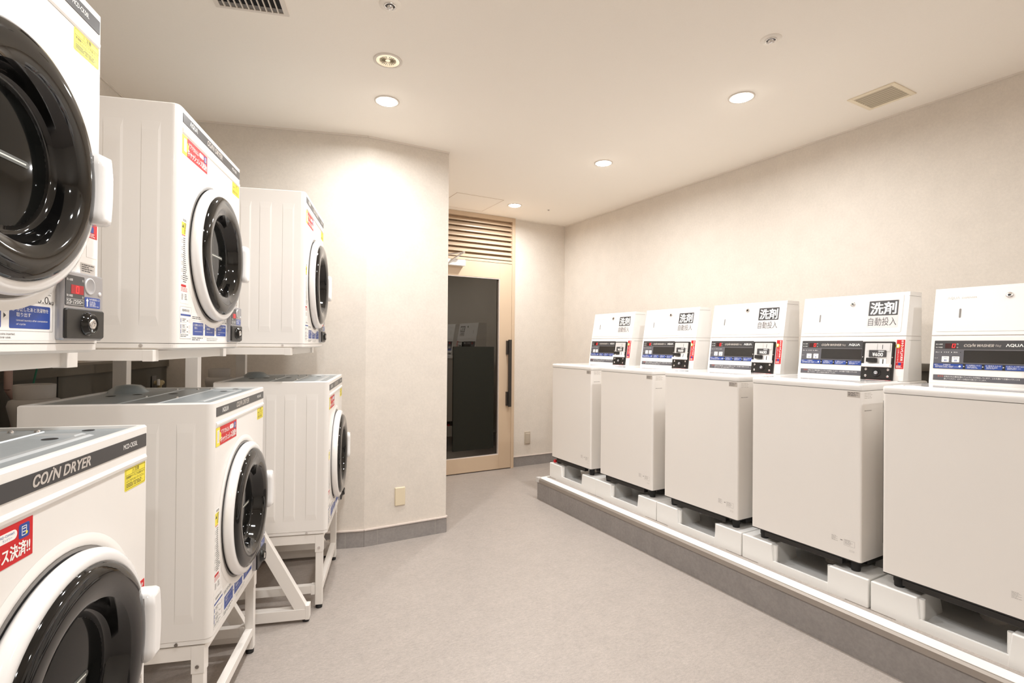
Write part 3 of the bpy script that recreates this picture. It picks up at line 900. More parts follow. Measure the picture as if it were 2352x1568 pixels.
    b.lathe(0.562, 0.0625, [(0.026, G), (0.0255, G - 0.003), (0.0225, G - 0.005), (0.0215, G - 0.010), (0.0195, G - 0.0115), (0.0170, G - 0.010), (0.0155, G - 0.004), (0.0125, G - 0.003)], 'blackg', 40, False)
    b.lathe(0.562, 0.0625, [(0.0120, G - 0.003), (0.0115, G - 0.010), (0.0100, G - 0.0115), (0.0060, G - 0.0115), (0.0055, G - 0.0100), (0.0, G - 0.0100)], 'chrome', 32, False)
    b.build('cash_lock', cb)
    return t
ROT_D = PI / 2 - PHI
D0 = make_dryer()
A_UP, A_UP3, A_LO, A_LO3 = -0.6784, -0.4531, -0.5780, -0.3404
Z_UP, Z_LO = 1.3296, 0.3783
bU = [1.3802 - DWd, 2.4619 - DWd, 3.3778 - DWd]
bL = [1.3914 - DWd, 2.4846 - DWd, 3.4307 - DWd]
spec = [
    (A_UP, bU[0], Z_UP, 'upper white coin dryer at the left picture edge, nearest and cut off by the frame'),
    (A_UP, bU[1], Z_UP, 'upper white coin dryer in the middle stack, its whole round black door in view'),
    (A_UP3, bU[2], Z_UP, 'upper white coin dryer of the far stack beside the angled wall'),
    (A_LO, bL[0], Z_LO, 'lower white coin dryer at the bottom left corner, nearest and cut off by the frame'),
    (A_LO, bL[1], Z_LO, 'lower white coin dryer of the middle stack with grey galvanised top'),
    (A_LO3, bL[2], Z_LO, 'lower white coin dryer of the far stack beside the angled wall'),
]
for i, (a, b, z, lb) in enumerate(spec):
    o = D0 if i == 0 else copy_tree(D0)
    o.location = DP(a, b, z)
    o.rotation_euler = (0, 0, ROT_D)
    o['label'] = lb

# ------------------------------------------------------------------ low stands under the lower dryers
def make_stand():
    t = thing('dryer_stand', (0, 0, 0), 0, 'x', 'dryer stand', 'low steel stands under the lower dryers')
    H = Z_LO; Wd = DWd; x0, x1 = 0.006, DWd - 0.004
    y0 = 0.022; y1 = 0.50; L = 0.036
    b = MB()
    for xa, xb in ((x0, x0 + L), (x1 - L, x1)):
        b.box(xa, xb, y0, y1, H - 0.045, H - 0.001, 'powder')
    b.box(x0 + L, x1 - L, y0 + 0.004, y0 + 0.034, H - 0.040, H - 0.006, 'powder')
    b.box(x0 + L, x1 - L, y1 - 0.034, y1 - 0.004, H - 0.040, H - 0.006, 'powder')
    b.build('top_frame', t, bevel=0.0015)
    for (xa, yb) in ((x0, y0), (x1 - L, y0), (x0, y1 - L), (x1 - L, y1 - L)):
        b = MB()
        b.box(xa + 0.001, xa + L - 0.001, yb + 0.001, yb + L - 0.001, 0.020, H - 0.045, 'powder')
        b.box(xa - 0.0015, xa + L + 0.0015, yb - 0.0015, yb + L + 0.0015, H - 0.090, H - 0.0015, 'powder')
        lg = b.build('leg', t, bevel=0.0012)
        b = MB(); b.vlathe(xa + L / 2, yb + L / 2, [(0.016, 0.0), (0.017, 0.010), (0.012, 0.012), (0.010, 0.021)], 'rubber', 16); b.build('foot', lg)
        b = MB(); sx = xa - 0.002 if xa < 0.3 else xa + L + 0.002
        s_ = -1 if xa < 0.3 else 1
        b.cyl((sx, yb + L / 2, H - 0.066), (sx + s_ * 0.004, yb + L / 2, H - 0.066), 0.006, 'chrome', 10); b.build('bolt', lg)
    b = MB()
    for xa in (x0 + 0.004, x1 - L):
        b.box(xa, xa + L - 0.006, y0 + L, y1 - L, 0.078, 0.118, 'powder')
        b.box(xa - 0.002, xa + L - 0.004, y0 + L + 0.001, y0 + L + 0.02, 0.072, 0.1200, 'powder')
    b.box(x0 + L, x1 - L, y0 + 0.003, y0 + L - 0.003, 0.078, 0.112, 'powder')
    b.box(x0 + L, x1 - L, y1 - L + 0.003, y1 - 0.003, 0.078, 0.112, 'powder')
    b.build('lower_rails', t, bevel=0.0012)
    return t
S0 = make_stand()
for i, (a, b, lb) in enumerate(((A_LO, bL[0], 'white steel stand under the nearest lower dryer, below the picture edge'),
                                (A_LO, bL[1], 'white four legged steel stand under the middle lower dryer'),
                                (A_LO3, bL[2], 'white four legged steel stand under the far lower dryer'))):
    o = S0 if i == 0 else copy_tree(S0)
    o.location = DP(a, b, 0); o.rotation_euler = (0, 0, ROT_D); o['label'] = lb

# ------------------------------------------------------------------ racks carrying the upper dryers
def make_rack():
    t = thing('dryer_rack', (0, 0, 0), 0, 'x', 'rack', 'tall steel racks carrying the upper dryers')
    zt = Z_UP; y_c0, y_c1 = 0.452, 0.505
    for (xa, xb, lx) in ((-0.070, -0.026, 0), (DWd + 0.056, DWd + 0.096, 1)):
        b = MB(); b.box(xa, xb, y_c0, y_c1, 0.066, zt, 'powder'); b.build('post', t, bevel=0.0015)
        b = MB(); b.box(xa, xb, -0.045, y_c1, 0.016, 0.066, 'powder'); b.box(xa - 0.001, xb + 0.001, -0.048, -0.030, 0.014, 0.082, 'powder')
        fo = b.build('base_beam', t, bevel=0.0015)
        b = MB()
        for yy in (-0.03, 0.48):
            b.vlathe((xa + xb) / 2, yy, [(0.015, 0), (0.016, 0.008), (0.010, 0.010), (0.009, 0.017)], 'rubber', 14)
        b.build('foot', fo)
        b = MB()
        # diagonal strut, flat bar section, from front of base to the post
        p = [(-0.040, 0.066), (0.022, 0.066), (0.452, 0.87), (0.452, 0.985)]
        b.prism(p[::-1] if False else p, xa + 0.004, xb - 0.004, 'powder', 'x')
        b.build('diagonal_brace', t, bevel=0.0015, fix=True)
    for (xa, xb) in ((-0.0255, 0.014), (DWd - 0.010, DWd + 0.0295)):
        b = MB(); b.box(xa, xb, 0.060, y_c0 - 0.0005, zt - 0.034, zt, 'powder')
        b.box(xa - 0.0005, xb + 0.0005, 0.056, 0.085, zt - 0.036, zt - 0.0005, 'powder')
        b.build('side_rail', t, bevel=0.001)
    b = MB(); b.box(0.014, DWd - 0.010, 0.068, 0.10, zt - 0.034, zt - 0.002, 'powder'); b.build('front_rail', t, bevel=0.001)
    b = MB(); b.box(-0.026, DWd + 0.056, y_c0, y_c1 - 0.01, zt - 0.034, zt - 0.002, 'powder'); b.build('rear_rail', t, bevel=0.001)
    return t
R0 = make_rack()
for i, (a, b, lb) in enumerate(((A_UP, bU[0], 'white steel rack under the nearest upper dryer at the left picture edge'),
                                (A_UP, bU[1], 'white steel rack carrying the middle upper dryer'),
                                (A_UP3, bU[2], 'white steel rack with diagonal brace carrying the far upper dryer'))):
    o = R0 if i == 0 else copy_tree(R0)
    o.location = DP(a, b, 0); o.rotation_euler = (0, 0, ROT_D); o['label'] = lb

# exhaust ducts behind the lower dryers
def duct(a, b, s_, lb):
    t = thing('exhaust_duct', DP(a, b, 0), ROT_D, lb, 'duct', 'white exhaust ducts behind the lower dryers')
    d = MB()
    d.vlathe(0, 0, [(0.060 * s_, 0.0), (0.062 * s_, 0.90), (0.080 * s_, 1.03), (0.108 * s_, 1.115), (0.112 * s_, 1.130), (0.104 * s_, 1.148), (0.086 * s_, 1.153)], 'pvc', 40, True, False)
    d.build('elbow', t)
    d = MB()
    d.vlathe(0, 0, [(0.084 * s_, 1.150), (0.086 * s_, 1.158), (0.088 * s_, 1.201), (0.084 * s_, 1.2025), (0.080 * s_, 1.190), (0.078 * s_, 1.150)], 'pvc', 40, False, False)
    d.build('collar', t)
    return t
duct(-1.235, 2.125, 0.65, 'white round exhaust duct standing behind the middle lower dryer')
duct(-1.005, 3.290, 0.65, 'white round exhaust duct standing behind the far lower dryer')
# pipe, wire and gas valve at the wall
def gpipe(name, pts, r, mt, lb, cat):
    d = MB()
    for i in range(len(pts) - 1):
        d.cyl(pts[i], pts[i + 1], r, mt, 10)
    return tag(d.build(name), lb, cat)
def D3(a, b, z): v = DP(a, b, z); return (v.x, v.y, v.z)
gpipe('water_pipe', [D3(-1.355, 2.225, 0.0), D3(-1.355, 2.225, 1.145), D3(-1.36, 2.20, 1.18), D3(-1.36, 2.20, 1.33)], 0.012, 'pinkpipe', 'thin pinkish pipe rising on the service panel behind the left dryers', 'pipe')
gpipe('green_wire', [D3(-1.33, 2.20, 0.9), D3(-1.335, 2.235, 1.10), D3(-1.34, 2.29, 1.17), D3(-1.35, 2.34, 1.27), D3(-1.36, 2.35, 1.40)], 0.003, 'greenwire', 'thin green wire hanging behind the left dryers', 'wire')
t = thing('gas_valve', DP(-1.385, 3.40, 1.10), ROT_D, 'small cream gas valve on the service panel behind the middle dryers', 'valve')
d = MB(); d.box(-0.03, 0.02, -0.0, -0.004, -0.08, 0.055, 'gasket'); d.build('back_plate', t)
d = MB(); d.cyl((0.0, -0.03, -0.30), (0.0, -0.03, 0.0), 0.011, 'yellowpipe'); d.cyl((0.0, -0.03, 0.0), (0.0, -0.03, 0.028), 0.018, 'yellowpipe', 8); d.cyl((0, -0.03, 0.014), (0.02, -0.04, 0.014), 0.012, 'yellowpipe', 8)
d.cyl((0, 0.0, 0.014), (0, -0.03, 0.014), 0.012, 'yellowpipe', 8); d.cyl((-0.018, -0.03, 0.0), (-0.018, -0.03, 0.036), 0.008, 'labelw', 8); d.build('valve_body', t)

# ------------------------------------------------------------------ drain pans
def make_pan():
    t = thing('drain_pan', (0, 0, 0), 0, 'x', 'drain pan', 'white raised drain pans under the washers')
    W_, D_ = 0.6470, 0.64; H0, H1 = 0.042, 0.129
    b = MB()
    b.box(0.10, W_ - 0.10, 0.0005, 0.014, 0.0, H0, 'pan')
    b.box(0.012, W_ - 0.012, 0.010, D_ - 0.010, 0.0, H0 * 0.6, 'pan')
    b.box(0.10, W_ - 0.10, D_ - 0.012, D_ - 0.001, 0.0, H0, 'pan')
    b.box(0.001, 0.012, 0.10, D_ - 0.1, 0, H0, 'pan'); b.box(W_ - 0.012, W_ - 0.001, 0.10, D_ - 0.1, 0, H0, 'pan')
    b.build('tray', t)
    def block(x0, x1, y0, y1, ix, iy):
        # corner block: inner sides slope
        q = MB()
        s_ = 0.014
        bx0, bx1 = (x0, x1 + s_) if ix > 0 else (x0 - s_, x1)
        by0, by1 = (y0, y1 + s_) if iy > 0 else (y0 - s_, y1)
        vv = [(bx0, by0, 0.0), (bx1, by0, 0.0), (bx1, by1, 0.0), (bx0, by1, 0.0), (x0, y0, H1), (x1, y0, H1), (x1, y1, H1), (x0, y1, H1)]
        q.add(vv, [(0, 3, 2, 1), (4, 5, 6, 7), (0, 1, 5, 4), (1, 2, 6, 5), (2, 3, 7, 6), (3, 0, 4, 7)], 'pan')
        q.build('corner_block', t, bevel=0.005, segs=3)
        return q
    block(0.0, 0.176, 0.0, 0.20, 1, 1); block(0.475, W_, 0.0, 0.20, -1, 1)
    block(0.0, 0.176, 0.44, D_, 1, -1); block(0.475, W_, 0.44, D_, -1, -1)
    q = MB()
    # rounded posts beside the front notch
    q.cyl((0.186, 0.024, 0.030), (0.186, 0.024, H1 - 0.006), 0.012, 'pan', 16)
    q.build('notch_post', t); q = MB()
    q.cyl((0.468, 0.024, 0.030), (0.468, 0.024, H1 - 0.006), 0.012, 'pan', 16)
    q.build('notch_post', t)
    # drain trap visible in the notch
    q = MB(); q.vlathe(0.32, 0.33, [(0.045, H0 * 0.6), (0.045, 0.075), (0.03, 0.08), (0.03, 0.10)], 'pvc', 20); q.build('drain_trap', t)
    return t
XPAN = 2.5386
ps = [3.8544, 3.2062, 2.5535, 1.8996, 1.2435]
P0 = make_pan()
order = ['farthest', 'second farthest', 'middle', 'second nearest', 'nearest']
plab = ['white drain pan at the far end of the plinth, by the metal edge corner', 'white drain pan under the second washer counted from the door',
        'white drain pan under the middle washer of the row', 'white drain pan under the fourth washer counted from the door', 'white drain pan under the nearest washer, cut off by the picture edge']
for i in range(5):
    o = P0 if i == 0 else copy_tree(P0)
    o.location = (XPAN, ps[i], PZ); o.rotation_euler = (0, 0, -PI / 2); o['label'] = plab[i]

# ------------------------------------------------------------------ coin washer prototype
def make_washer():
    t = thing('coin_washer', (0, 0, 0), 0, 'x', 'washing machine', 'coin washers along the right wall')
    W_ = 0.5595; ZB, ZS, ZL = 0.3697, 1.154, 1.1863; D_ = 0.60
    b = MB()
    pts = []
    r = 0.012
    for cx, cy, a0 in ((r, r, 180), (W_ - r, r, 270)):
        for k in range(6):
            a = math.radians(a0 + 90 * k / 5); pts.append((cx + r * math.cos(a), cy + r * math.sin(a)))
    pts += [(W_, D_), (0, D_)]
    b.prism(pts, ZB, ZS, 'white', 'z')
    b.box(0.004, W_ - 0.004, 0.004, D_ - 0.01, ZS, ZS + 0.003, 'gasket')
    b.box(-0.0006, 0, 0.19, 0.193, ZB + 0.06, ZS - 0.05, 'gasket'); b.box(W_, W_ + 0.0006, 0.19, 0.193, ZB + 0.06, ZS - 0.05, 'gasket')
    b.build('body', t)
    b = MB()
    b.box(0.012, W_ - 0.012, 0.016, D_ - 0.02, ZB - 0.010, ZB - 0.0005, 'black')
    b.box(0.075, W_ - 0.085, 0.008, 0.045, ZB - 0.036, ZB - 0.010, 'black')
    b.box(0.004, W_ - 0.004, 0.004, 0.03, ZB - 0.007, ZB - 0.0005, 'black')
    b.box(W_ - 0.055, W_ - 0.02, 0.10, D_ - 0.1, ZB - 0.034, ZB - 0.010, 'black'); b.box(0.02, 0.055, 0.10, D_ - 0.1, ZB - 0.034, ZB - 0.010, 'black')
    b.build('base', t, bevel=0.002)['label'] = 'black plastic base'
    for (fx, fy) in ((0.046, 0.050), (W_ - 0.046, 0.050), (0.046, D_ - 0.07), (W_ - 0.046, D_ - 0.07)):
        b = MB(); b.vlathe(fx, fy, [(0.019, ZB - 0.0577), (0.020, ZB - 0.040), (0.022, ZB - 0.036), (0.022, ZB - 0.010)], 'rubber', 12); b.build('foot', t)
    # top cover with lid
    b = MB()
    rr = MB.rrect
    lo = b.rrect(-0.003, W_ + 0.003, -0.003, D_ + 0.03, 0.016)
    def ring(ins, z): return [(x, y, z) for x, y in b.rrect(-0.003 + ins, W_ + 0.003 - ins, -0.003 + ins, D_ + 0.03 - ins, 0.016 - ins * 0.8)]
    rs = [ring(0.002, ZS + 0.0025), ring(0.0, ZS + 0.006), ring(0.0, ZL - 0.008), ring(0.002, ZL - 0.003), ring(0.008, ZL)]
    n = len(lo); vv = sum(rs, [])
    b.add(vv, [(q * n + i, q * n + (i + 1) % n, (q + 1) * n + (i + 1) % n, (q + 1) * n + i) for q in range(4) for i in range(n)], 'white2', True)
    b.add(rs[-1], [tuple(range(n))], 'white2'); b.add(rs[0], [tuple(range(n))[::-1]], 'white2')
    b.build('top_cover', t)
    b = MB()
    b.M = Matrix.Translation((0, 0, ZL)) @ Matrix.Rotation(-PI / 2, 4, 'X')
    # lid plate drawn in xz then laid flat: local z -> -y ... (x, y, z) => (x, z, -y)
    b.M = Matrix(((1, 0, 0, 0), (0, 0, 1, 0), (0, -1, 0, ZL), (0, 0, 0, 1)))
    b.plate(0.022, W_ - 0.022, 0.02, 0.385, 0.0, 0.0035, 0.012, 'whiteg', cham=0.0025)
    b.plate(0.060, W_ - 0.060, 0.050, 0.340, -0.0035, 0.0012, 0.010, 'whiteg', cham=0.001)
    b.build('lid', t)
    b = MB(); b.M = Matrix(((1, 0, 0, 0), (0, 0, 1, 0), (0, -1, 0, ZL + 0.0036), (0, 0, 0, 1)))
    b.plate(0.395, 0.505, 0.352, 0.378, 0.0, 0.0006, 0.001, 'red'); b.plate(0.398, 0.502, 0.355, 0.366, -0.0005, 0.0006, 0.001, 'pale'); b.build('lid_red_strip', t)  # red strip with a paler strip on it, flat on the lid
    # control console: lower (s=0..0.218) and dispenser above, both leaning back
    xb_, xs_, xt_, xk = 0.396, 0.427, 0.468, 0.585
    zb_, zs_, zt_ = ZL + 0.001, 1.4149, 1.6396
    e0, e1 = 0.010, W_ - 0.010
    b = MB()
    b.prism([(xb_, zb_), (xk, zb_), (xk, zs_ - 0.0015), (xs_, zs_ - 0.0015)], e0, e1, 'white2', 'x')
    con = b.build('console', t, bevel=0.006, segs=3)
    b = MB()
    b.prism([(xs_, zs_ + 0.0015), (xk, zs_ + 0.0015), (xk, zt_), (xt_, zt_)], e0, e1, 'white2', 'x')
    b.prism([(xs_ + 0.004, zs_ - 0.002), (xk - 0.002, zs_ - 0.002), (xk - 0.002, zs_ + 0.002), (xs_ + 0.004, zs_ + 0.002)], e0 + 0.003, e1 - 0.003, 'pale', 'x')
    disp = b.build('detergent_dispenser', t, bevel=0.006, segs=3)
    def tilt(y0, z0, y1, z1):
        d = Vector((0, y1 - y0, z1 - z0)).normalized()
        # local z -> d, local x -> x, local -y -> outward normal
        out = Vector((0, -d.z, d.y))
        return Matrix(((1, 0, 0, 0), (0, -out.y, d.y, y0), (0, -out.z, d.z, z0), (0, 0, 0, 1)))
    T1 = tilt(xb_, zb_ + 0.0, xs_, zs_)
    T2 = tilt(xs_, zs_, xt_, zt_)
    sc = 1.05
    # console panel
    b = MB(); b.M = T1
    b.plate(0.024, 0.353, 0.073, 0.205, 0, 0.0015, 0.003, 'charcoal')
    y = -0.0019
    b.quad(0.024, 0.353, 0.0975, 0.163, y, 'dispgrey')
    b.quad(0.025, 0.352, 0.1628, 0.1638, y - 0.0001, 'inkg')
    b.plate(0.138, 0.351, 0.103, 0.160, -0.0016, 0.0006, 0.003, 'lcd')
    b.quad(0.024, 0.353, 0.0730, 0.0975, y, 'black')
    y2 = -0.0024
    b.quad(0.066, 0.107, 0.169, 0.192, y2, 'leddim')
    for q in ((0.092, 0.104, 0.171, 0.173), (0.094, 0.106, 0.188, 0.190)):
        b.quad(*q, y2 - 0.0002, 'led')
    b.add([(0.092, y2 - 0.0002, 0.171), (0.0945, y2 - 0.0002, 0.171), (0.0965, y2 - 0.0002, 0.190), (0.094, y2 - 0.0002, 0.190)], [(0, 1, 2, 3)], 'led')
    b.add([(0.1015, y2 - 0.0002, 0.171), (0.104, y2 - 0.0002, 0.171), (0.106, y2 - 0.0002, 0.190), (0.1035, y2 - 0.0002, 0.190)], [(0, 1, 2, 3)], 'led')
    b.text('\u6295\u5165\u91d1\u984d', 0.030, 0.185, y2, 'inkw', h=0.0060, wd=0.026); b.text('\u6b8b\u308a\u6642\u9593', 0.030, 0.170, y2, 'inkw', h=0.0060, wd=0.026)
    b.text('\u5186', 0.110, 0.185, y2, 'inkw', h=0.0060); b.text('\u5206', 0.110, 0.170, y2, 'inkw', h=0.0060)
    b.text('CO', 0.137, 0.1765, y2, 'labelg', h=0.0115, wd=0.024, shear=0.25, bold=0.03)
    b.text('/', 0.159, 0.1755, y2, 'labelg', h=0.012, wd=0.011, bold=0.02); b.disc(0.170, 0.1905, 0.0015, y2, 'labelg', 8)
    b.text('N W\u039bSHER', 0.169, 0.1765, y2, 'labelg', h=0.0115, wd=0.074, shear=0.25, bold=0.03)
    b.text('5kg', 0.247, 0.1755, y2, 'labelg', h=0.0115, wd=0.020, shear=0.25)
    b.text('\u039bQU\u039b', 0.283, 0.1765, y2, 'inkw', h=0.0130, wd=0.056, bold=0.03)
    for xx, s_ in ((0.030, '\u6d17\u3044'), (0.062, '\u3059\u3059\u304e'), (0.100, '\u8131\u6c34')):
        b.text(s_, xx, 0.1475, y2, 'inkw', h=0.0055, wd=0.016 if s_ != '\u3059\u3059\u304e' else 0.022); b.disc(xx + 0.026, 0.150, 0.002, y2, 'ink', 8)
    for xx in (0.052, 0.090):
        b.add([(xx, y2, 0.1475), (xx + 0.005, y2, 0.150), (xx, y2, 0.1525)], [(0, 1, 2)], 'inkw')
    b.text('\u30ed\u30c3\u30af', 0.028, 0.120, y2, 'inkw', h=0.0045, wd=0.013)
    for (xx, s_) in ((0.056, '\u4e00\u6642\u505c\u6b62'), (0.095, '\u69fd\u6d17\u6d44')):
        b.plate(xx, xx + 0.028, 0.104, 0.131, -0.0019, 0.001, 0.002, 'labelw'); b.text(s_, xx + 0.014, 0.1225, -0.0032, 'blue', h=0.004, wd=0.017, al='C')
        b.quad(xx + 0.0105, xx + 0.0130, 0.108, 0.116, -0.0032, 'blue'); b.quad(xx + 0.0155, xx + 0.0180, 0.108, 0.116, -0.0032, 'blue')
    segs = ((0.026, 0.137), (0.147, 0.205), (0.215, 0.275), (0.285, 0.351))
    tx = ('\u6700\u521d\u306b\u30fb\u30fb\u30fb\u6d17\u6fef\u69fd\u6d17\u6d44', '\u2460 \u6d17\u6fef\u7269\u3092\u5165\u308c\u308b', '\u2461 \u786c\u8ca8\u3092\u5165\u308c\u308b', '\u2462 \u7d42\u4e86\u3057\u305f\u3089\u53d6\u308a\u51fa\u3059')
    for k, (x0, x1) in enumerate(segs):
        b.plate(x0, x1, 0.0745, 0.096, -0.0019, 0.0004, 0.0012, 'blue')
        b.text(tx[k], x0 + 0.003, 0.0885, -0.0026, 'inkw', h=0.0055, wd=min(x1 - x0 - 0.008, 0.062)); b.bars(x0 + 0.006, x1 - 0.008, 0.0765, 0.086, -0.0026, 3, 'inkw', 40 + k, 0.3)
        if k: b.add([(x0 - 0.0085, -0.0022, 0.083), (x0 - 0.003, -0.0022, 0.0858), (x0 - 0.0085, -0.0022, 0.0886)], [(0, 1, 2)], 'inkw')
    b.disc(0.126, 0.085, 0.0045, -0.0027, 'inkw', 12)
    b.build('control_panel', con)
    b = MB(); b.M = T1
    b.plate(0.026, 0.353, 0.018, 0.044, 0, 0.0008, 0.002, 'dispgrey')
    b.text('999', 0.044, 0.0325, -0.0012, 'orange', h=0.0085, wd=0.022)
    b.text('\u304c\u8868\u793a\u3055\u308c\u305f\u5834\u5408\u8863\u985e\u306e\u30a2\u30f3\u30d0\u30e9\u30f3\u30b9\u304c\u767a\u751f\u3057\u3066\u3044\u307e\u3059\u3002\u3075\u305f\u3092\u958b\u3051\u3066\u8863\u985e\u306e\u30d0\u30e9\u30f3\u30b9\u3092', 0.069, 0.0325, -0.0012, 'inkw', h=0.0075, wd=0.265, res=1)
    b.text('\u76f4\u3057\u3066\u304f\u3060\u3055\u3044\u3002\u6b62\u307e\u3063\u305f\u6642\u70b9\u304b\u3089\u518d\u30b9\u30bf\u30fc\u30c8\u3057\u307e\u3059\u3002', 0.069, 0.0225, -0.0012, 'inkw', h=0.0075, wd=0.155, res=1)
    b.build('notice_strip', con)
    # coin unit
    b = MB(); b.M = T1
    b.plate(0.357, 0.506, -0.001, 0.200, 0, 0.013, 0.006, 'black', cham=0.003)
    F = -0.013
    b.plate(0.372, 0.497, 0.075, 0.191, F, 0.0012, 0.004, 'silverp')
    cu_ = b.build('coin_unit', con); cu_['label'] = 'black framed coin unit'
    b = MB(); b.M = T1
    G = F - 0.0012
    b.plate(0.380, 0.430, 0.150, 0.189, G, 0.0016, 0.002, 'silverp'); b.plate(0.436, 0.490, 0.150, 0.189, G, 0.0030, 0.002, 'silverp')
    b.quad(0.455, 0.4575, 0.160, 0.182, G - 0.0034, 'ink')
    b.plate(0.394, 0.474, 0.119, 0.154, G, 0.0042, 0.0015, 'charcoal'); b.text('\u00a5400', 0.412, 0.1225, G - 0.0045, 'inkw', h=0.0175, wd=0.048, bold=0.03); b.bars(0.438, 0.470, 0.145, 0.150, G - 0.0045, 1, 'inkw', 5, 0.8)
    b.plate(0.368, 0.501, 0.066, 0.082, F, 0.020, 0.002, 'inkw', cham=0.002)
    b.plate(0.446, 0.476, 0.080, 0.111, G, 0.002, 0.001, 'labelw'); b.quad(0.459, 0.464, 0.078, 0.108, G - 0.0024, 'ink')
    b.build('coin_plate', cu_)
    b = MB(); b.M = T1
    b.plate(0.390, 0.434, 0.090, 0.112, G, 0.022, 0.003, 'black', cham=0.002); b.build('push_lever', cu_)
    b = MB(); b.M = T1
    b.plate(0.370, 0.500, 0.006, 0.066, F, 0.003, 0.004, 'black', cham=0.0015)
    for (x, z) in ((0.384, 0.054), (0.384, 0.020), (0.487, 0.054), (0.487, 0.020)):
        b.lathe(x, z, [(0.0065, F - 0.003), (0.006, F - 0.005), (0.003, F - 0.006), (0.0, F - 0.006)], 'chrome', 14, False); b.quad(x - 0.005, x + 0.005, z - 0.0006, z + 0.0006, F - 0.0062, 'ink')
    b.lathe(0.434, 0.037, [(0.022, F - 0.003), (0.021, F - 0.006), (0.017, F - 0.0065), (0.012, F - 0.004)], 'rubber', 28, False)
    b.lathe(0.434, 0.037, [(0.009, F - 0.0035), (0.009, F - 0.010), (0.0075, F - 0.011), (0.0045, F - 0.011), (0.0042, F - 0.009), (0.0, F - 0.009)], 'silver', 20, False)
    b.build('cash_door', cu_)
    for (x, z) in ((0.361, 0.115), (0.503, 0.115), (0.361, 0.030)):
        pass
    b = MB(); b.M = T1
    for (x, z) in ((0.3625, 0.118), (0.5015, 0.118)):
        b.lathe(x, z, [(0.0030, F), (0.0028, F - 0.0015), (0.0, F - 0.0018)], 'chrome', 10, False)
    b.build('side_screws', cu_)
    # payment strip
    b = MB(); b.M = T1
    b.plate(0.511, 0.547, 0.063, 0.210, 0, 0.0008, 0.0006, 'red')
    for k, ch in enumerate('\u30ad\u30e3\u30c3\u30b7\u30e5\u30ec\u30b9\u6c7a\u6e08'):
        b.text(ch, 0.5365, 0.1975 - k * 0.0118, -0.0012, 'inkw', h=0.0098, wd=0.0105, al='C', bold=0.04)
    for k, ch in enumerate('\u3054\u5229\u7528\u306b\u306a\u308c\u307e\u3059'):
        b.text(ch, 0.5205, 0.158 - k * 0.0085, -0.0012, 'inkw', h=0.0065, wd=0.0065, al='C')
    b.lathe(0.517, 0.178, [(0.011, -0.0008), (0.011, -0.0014), (0, -0.0015)], 'yellow', 20, False)
    b.plate(0.512, 0.522, 0.171, 0.186, -0.0015, 0.0003, 0.001, 'labelw')
    b.quad(0.513, 0.545, 0.0955, 0.0965, -0.0011, 'inkw')
    b.plate(0.523, 0.536, 0.081, 0.094, -0.0008, 0.0003, 0.003, 'blue'); b.bars(0.515, 0.544, 0.066, 0.079, -0.0012, 4, 'inkw', 61, 0.45)
    b.plate(0.512, 0.545, 0.024, 0.061, 0, 0.0006, 0.0006, 'labelw')
    b.build('payment_strip', con)
    # dispenser door, sticker, slot, lock
    b = MB(); b.M = T2
    b.plate(0.022, W_ - 0.034, 0.018, 0.224 - 0.006, 0.0, 0.0022, 0.010, 'white2', cham=0.0018)
    dd = b.build('dispenser_door', disp)
    b = MB(); b.M = T2
    F = -0.0022
    b.plate(0.362, 0.508, 0.045, 0.192, F, 0.0004, 0.004, 'pale'); b.plate(0.367, 0.504, 0.109, 0.188, F - 0.0004, 0.0003, 0.003, 'charcoal')
    b.text('\u6d17\u5264', 0.4355, 0.116, F - 0.0010, 'inkw', h=0.064, wd=0.120, al='C', bold=0.035, res=4)
    b.text('\u81ea\u52d5\u6295\u5165', 0.4355, 0.055, F - 0.0008, 'charcoal', h=0.044, wd=0.132, al='C', bold=-0.004, res=4)
    b.build('detergent_sticker', disp)
    b = MB(); b.M = T2
    b.text('\u039bQU\u039b', 0.061, 0.172, F - 0.0004, 'inkl', h=0.0125, wd=0.046, bold=-0.01); b.text('DISPENSER', 0.116, 0.174, F - 0.0004, 'inkl', h=0.0075, wd=0.055, bold=-0.01)
    b.build('lettering', disp)
    b = MB(); b.M = T2
    b.plate(0.109, 0.117, 0.083, 0.127, F, 0.0004, 0.0039, 'inkg'); b.build('level_slot', disp)
    b = MB(); b.M = T2
    b.lathe(0.283, 0.178, [(0.0135, F), (0.013, F - 0.004), (0.010, F - 0.0055), (0.006, F - 0.0055)], 'chrome', 28, False)
    b.lathe(0.283, 0.178, [(0.006, F - 0.0055), (0.0055, F - 0.003), (0, F - 0.003)], 'chromed', 20, False)
    b.build('key_lock', disp)
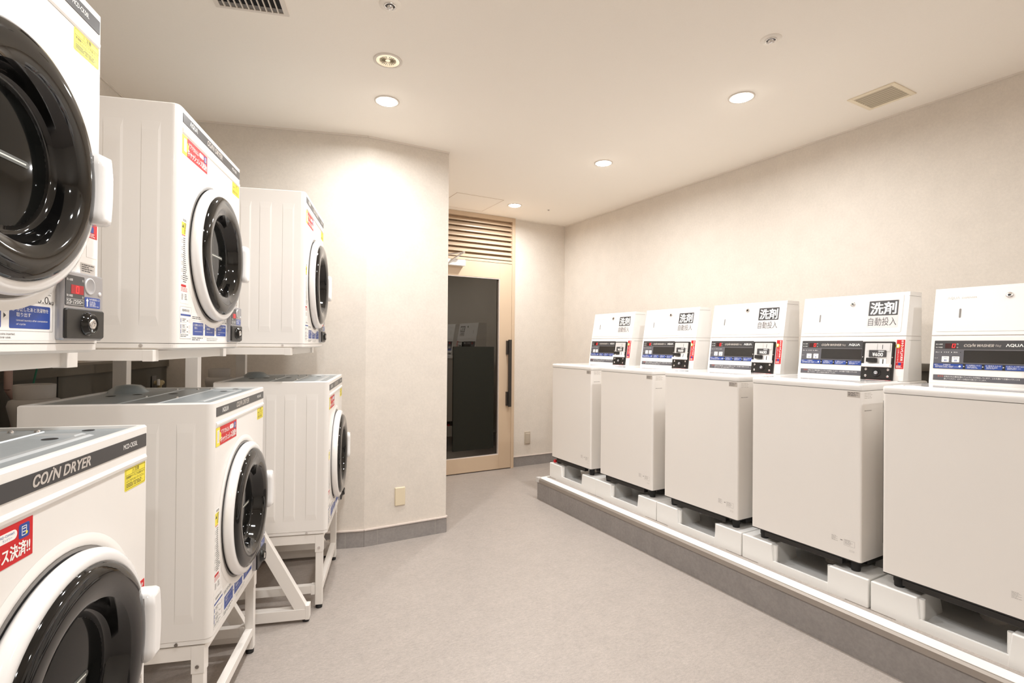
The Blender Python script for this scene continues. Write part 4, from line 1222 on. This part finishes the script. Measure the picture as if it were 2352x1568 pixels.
    # small labels on the cabinet
    b = MB(); b.plate(0.498, 0.553, 1.124, 1.150, 0, 0.0004, 0.0005, 'labelg'); b.bars(0.502, 0.549, 1.127, 1.147, -0.0006, 4, 'ink', 70, 0.4); b.build('asset_label', t)
    b = MB()
    b.bars(0.430, 0.460, 0.436, 0.462, -0.0004, 6, 'inkg', 71, 0.25); b.frameline(0.486, 0.534, 0.430, 0.457, -0.0004, 0.0006, 'inkg'); b.bars(0.490, 0.530, 0.433, 0.455, -0.0004, 5, 'inkg', 72, 0.25); b.quad(0.470, 0.480, 0.448, 0.452, -0.0004, 'inkg')
    b.frameline(0.512, 0.532, 0.408, 0.414, -0.0004, 0.0005, 'inkg')
    b.build('rating_print', t)
    b = MB(); b.M = Matrix(((0, -1, 0, W_), (1, 0, 0, 0), (0, 0, 1, 0), (0, 0, 0, 1)))
    b.bars(0.025, 0.11, 1.115, 1.145, -0.0005, 4, 'inkl', 73, 0.25); b.bars(0.025, 0.09, 1.055, 1.065, -0.0005, 1, 'inkg', 74, 0.3)
    b.build('side_print', t)
    # seams of the console end caps
    b = MB()
    for (za, zc_) in ((zs_ - 0.022, zs_ - 0.0215), (zt_ - 0.022, zt_ - 0.0215)):
        b.box(e1, e1 + 0.0006, 0.455, 0.575, za, za + 0.0012, 'gasket')
    b.build('end_seam', con)
    return t
XW = 2.5482
wy = [3.8388, 3.1650, 2.4977, 1.8486, 1.2018]
W0 = make_washer()
wlab = ['farthest white coin washer of the row, beside the door', 'second white coin washer from the door', 'middle white coin washer of the row of five',
        'fourth white coin washer from the door, its whole price panel in view', 'nearest white coin washer, cut off by the right picture edge']
for i in range(5):
    o = W0 if i == 0 else copy_tree(W0)
    o.location = (XW, wy[i], 0); o.rotation_euler = (0, 0, -PI / 2); o['label'] = wlab[i]
t = thing('valve_cap', (2.585, 3.835, PZ + 0.129), 0, 'small red plastic cap on the far end drain pan', 'cap')
d = MB(); d.vlathe(0, 0, [(0.014, 0.0), (0.016, 0.006), (0.016, 0.016), (0.010, 0.024)], 'red', 14); d.build('cap', t)
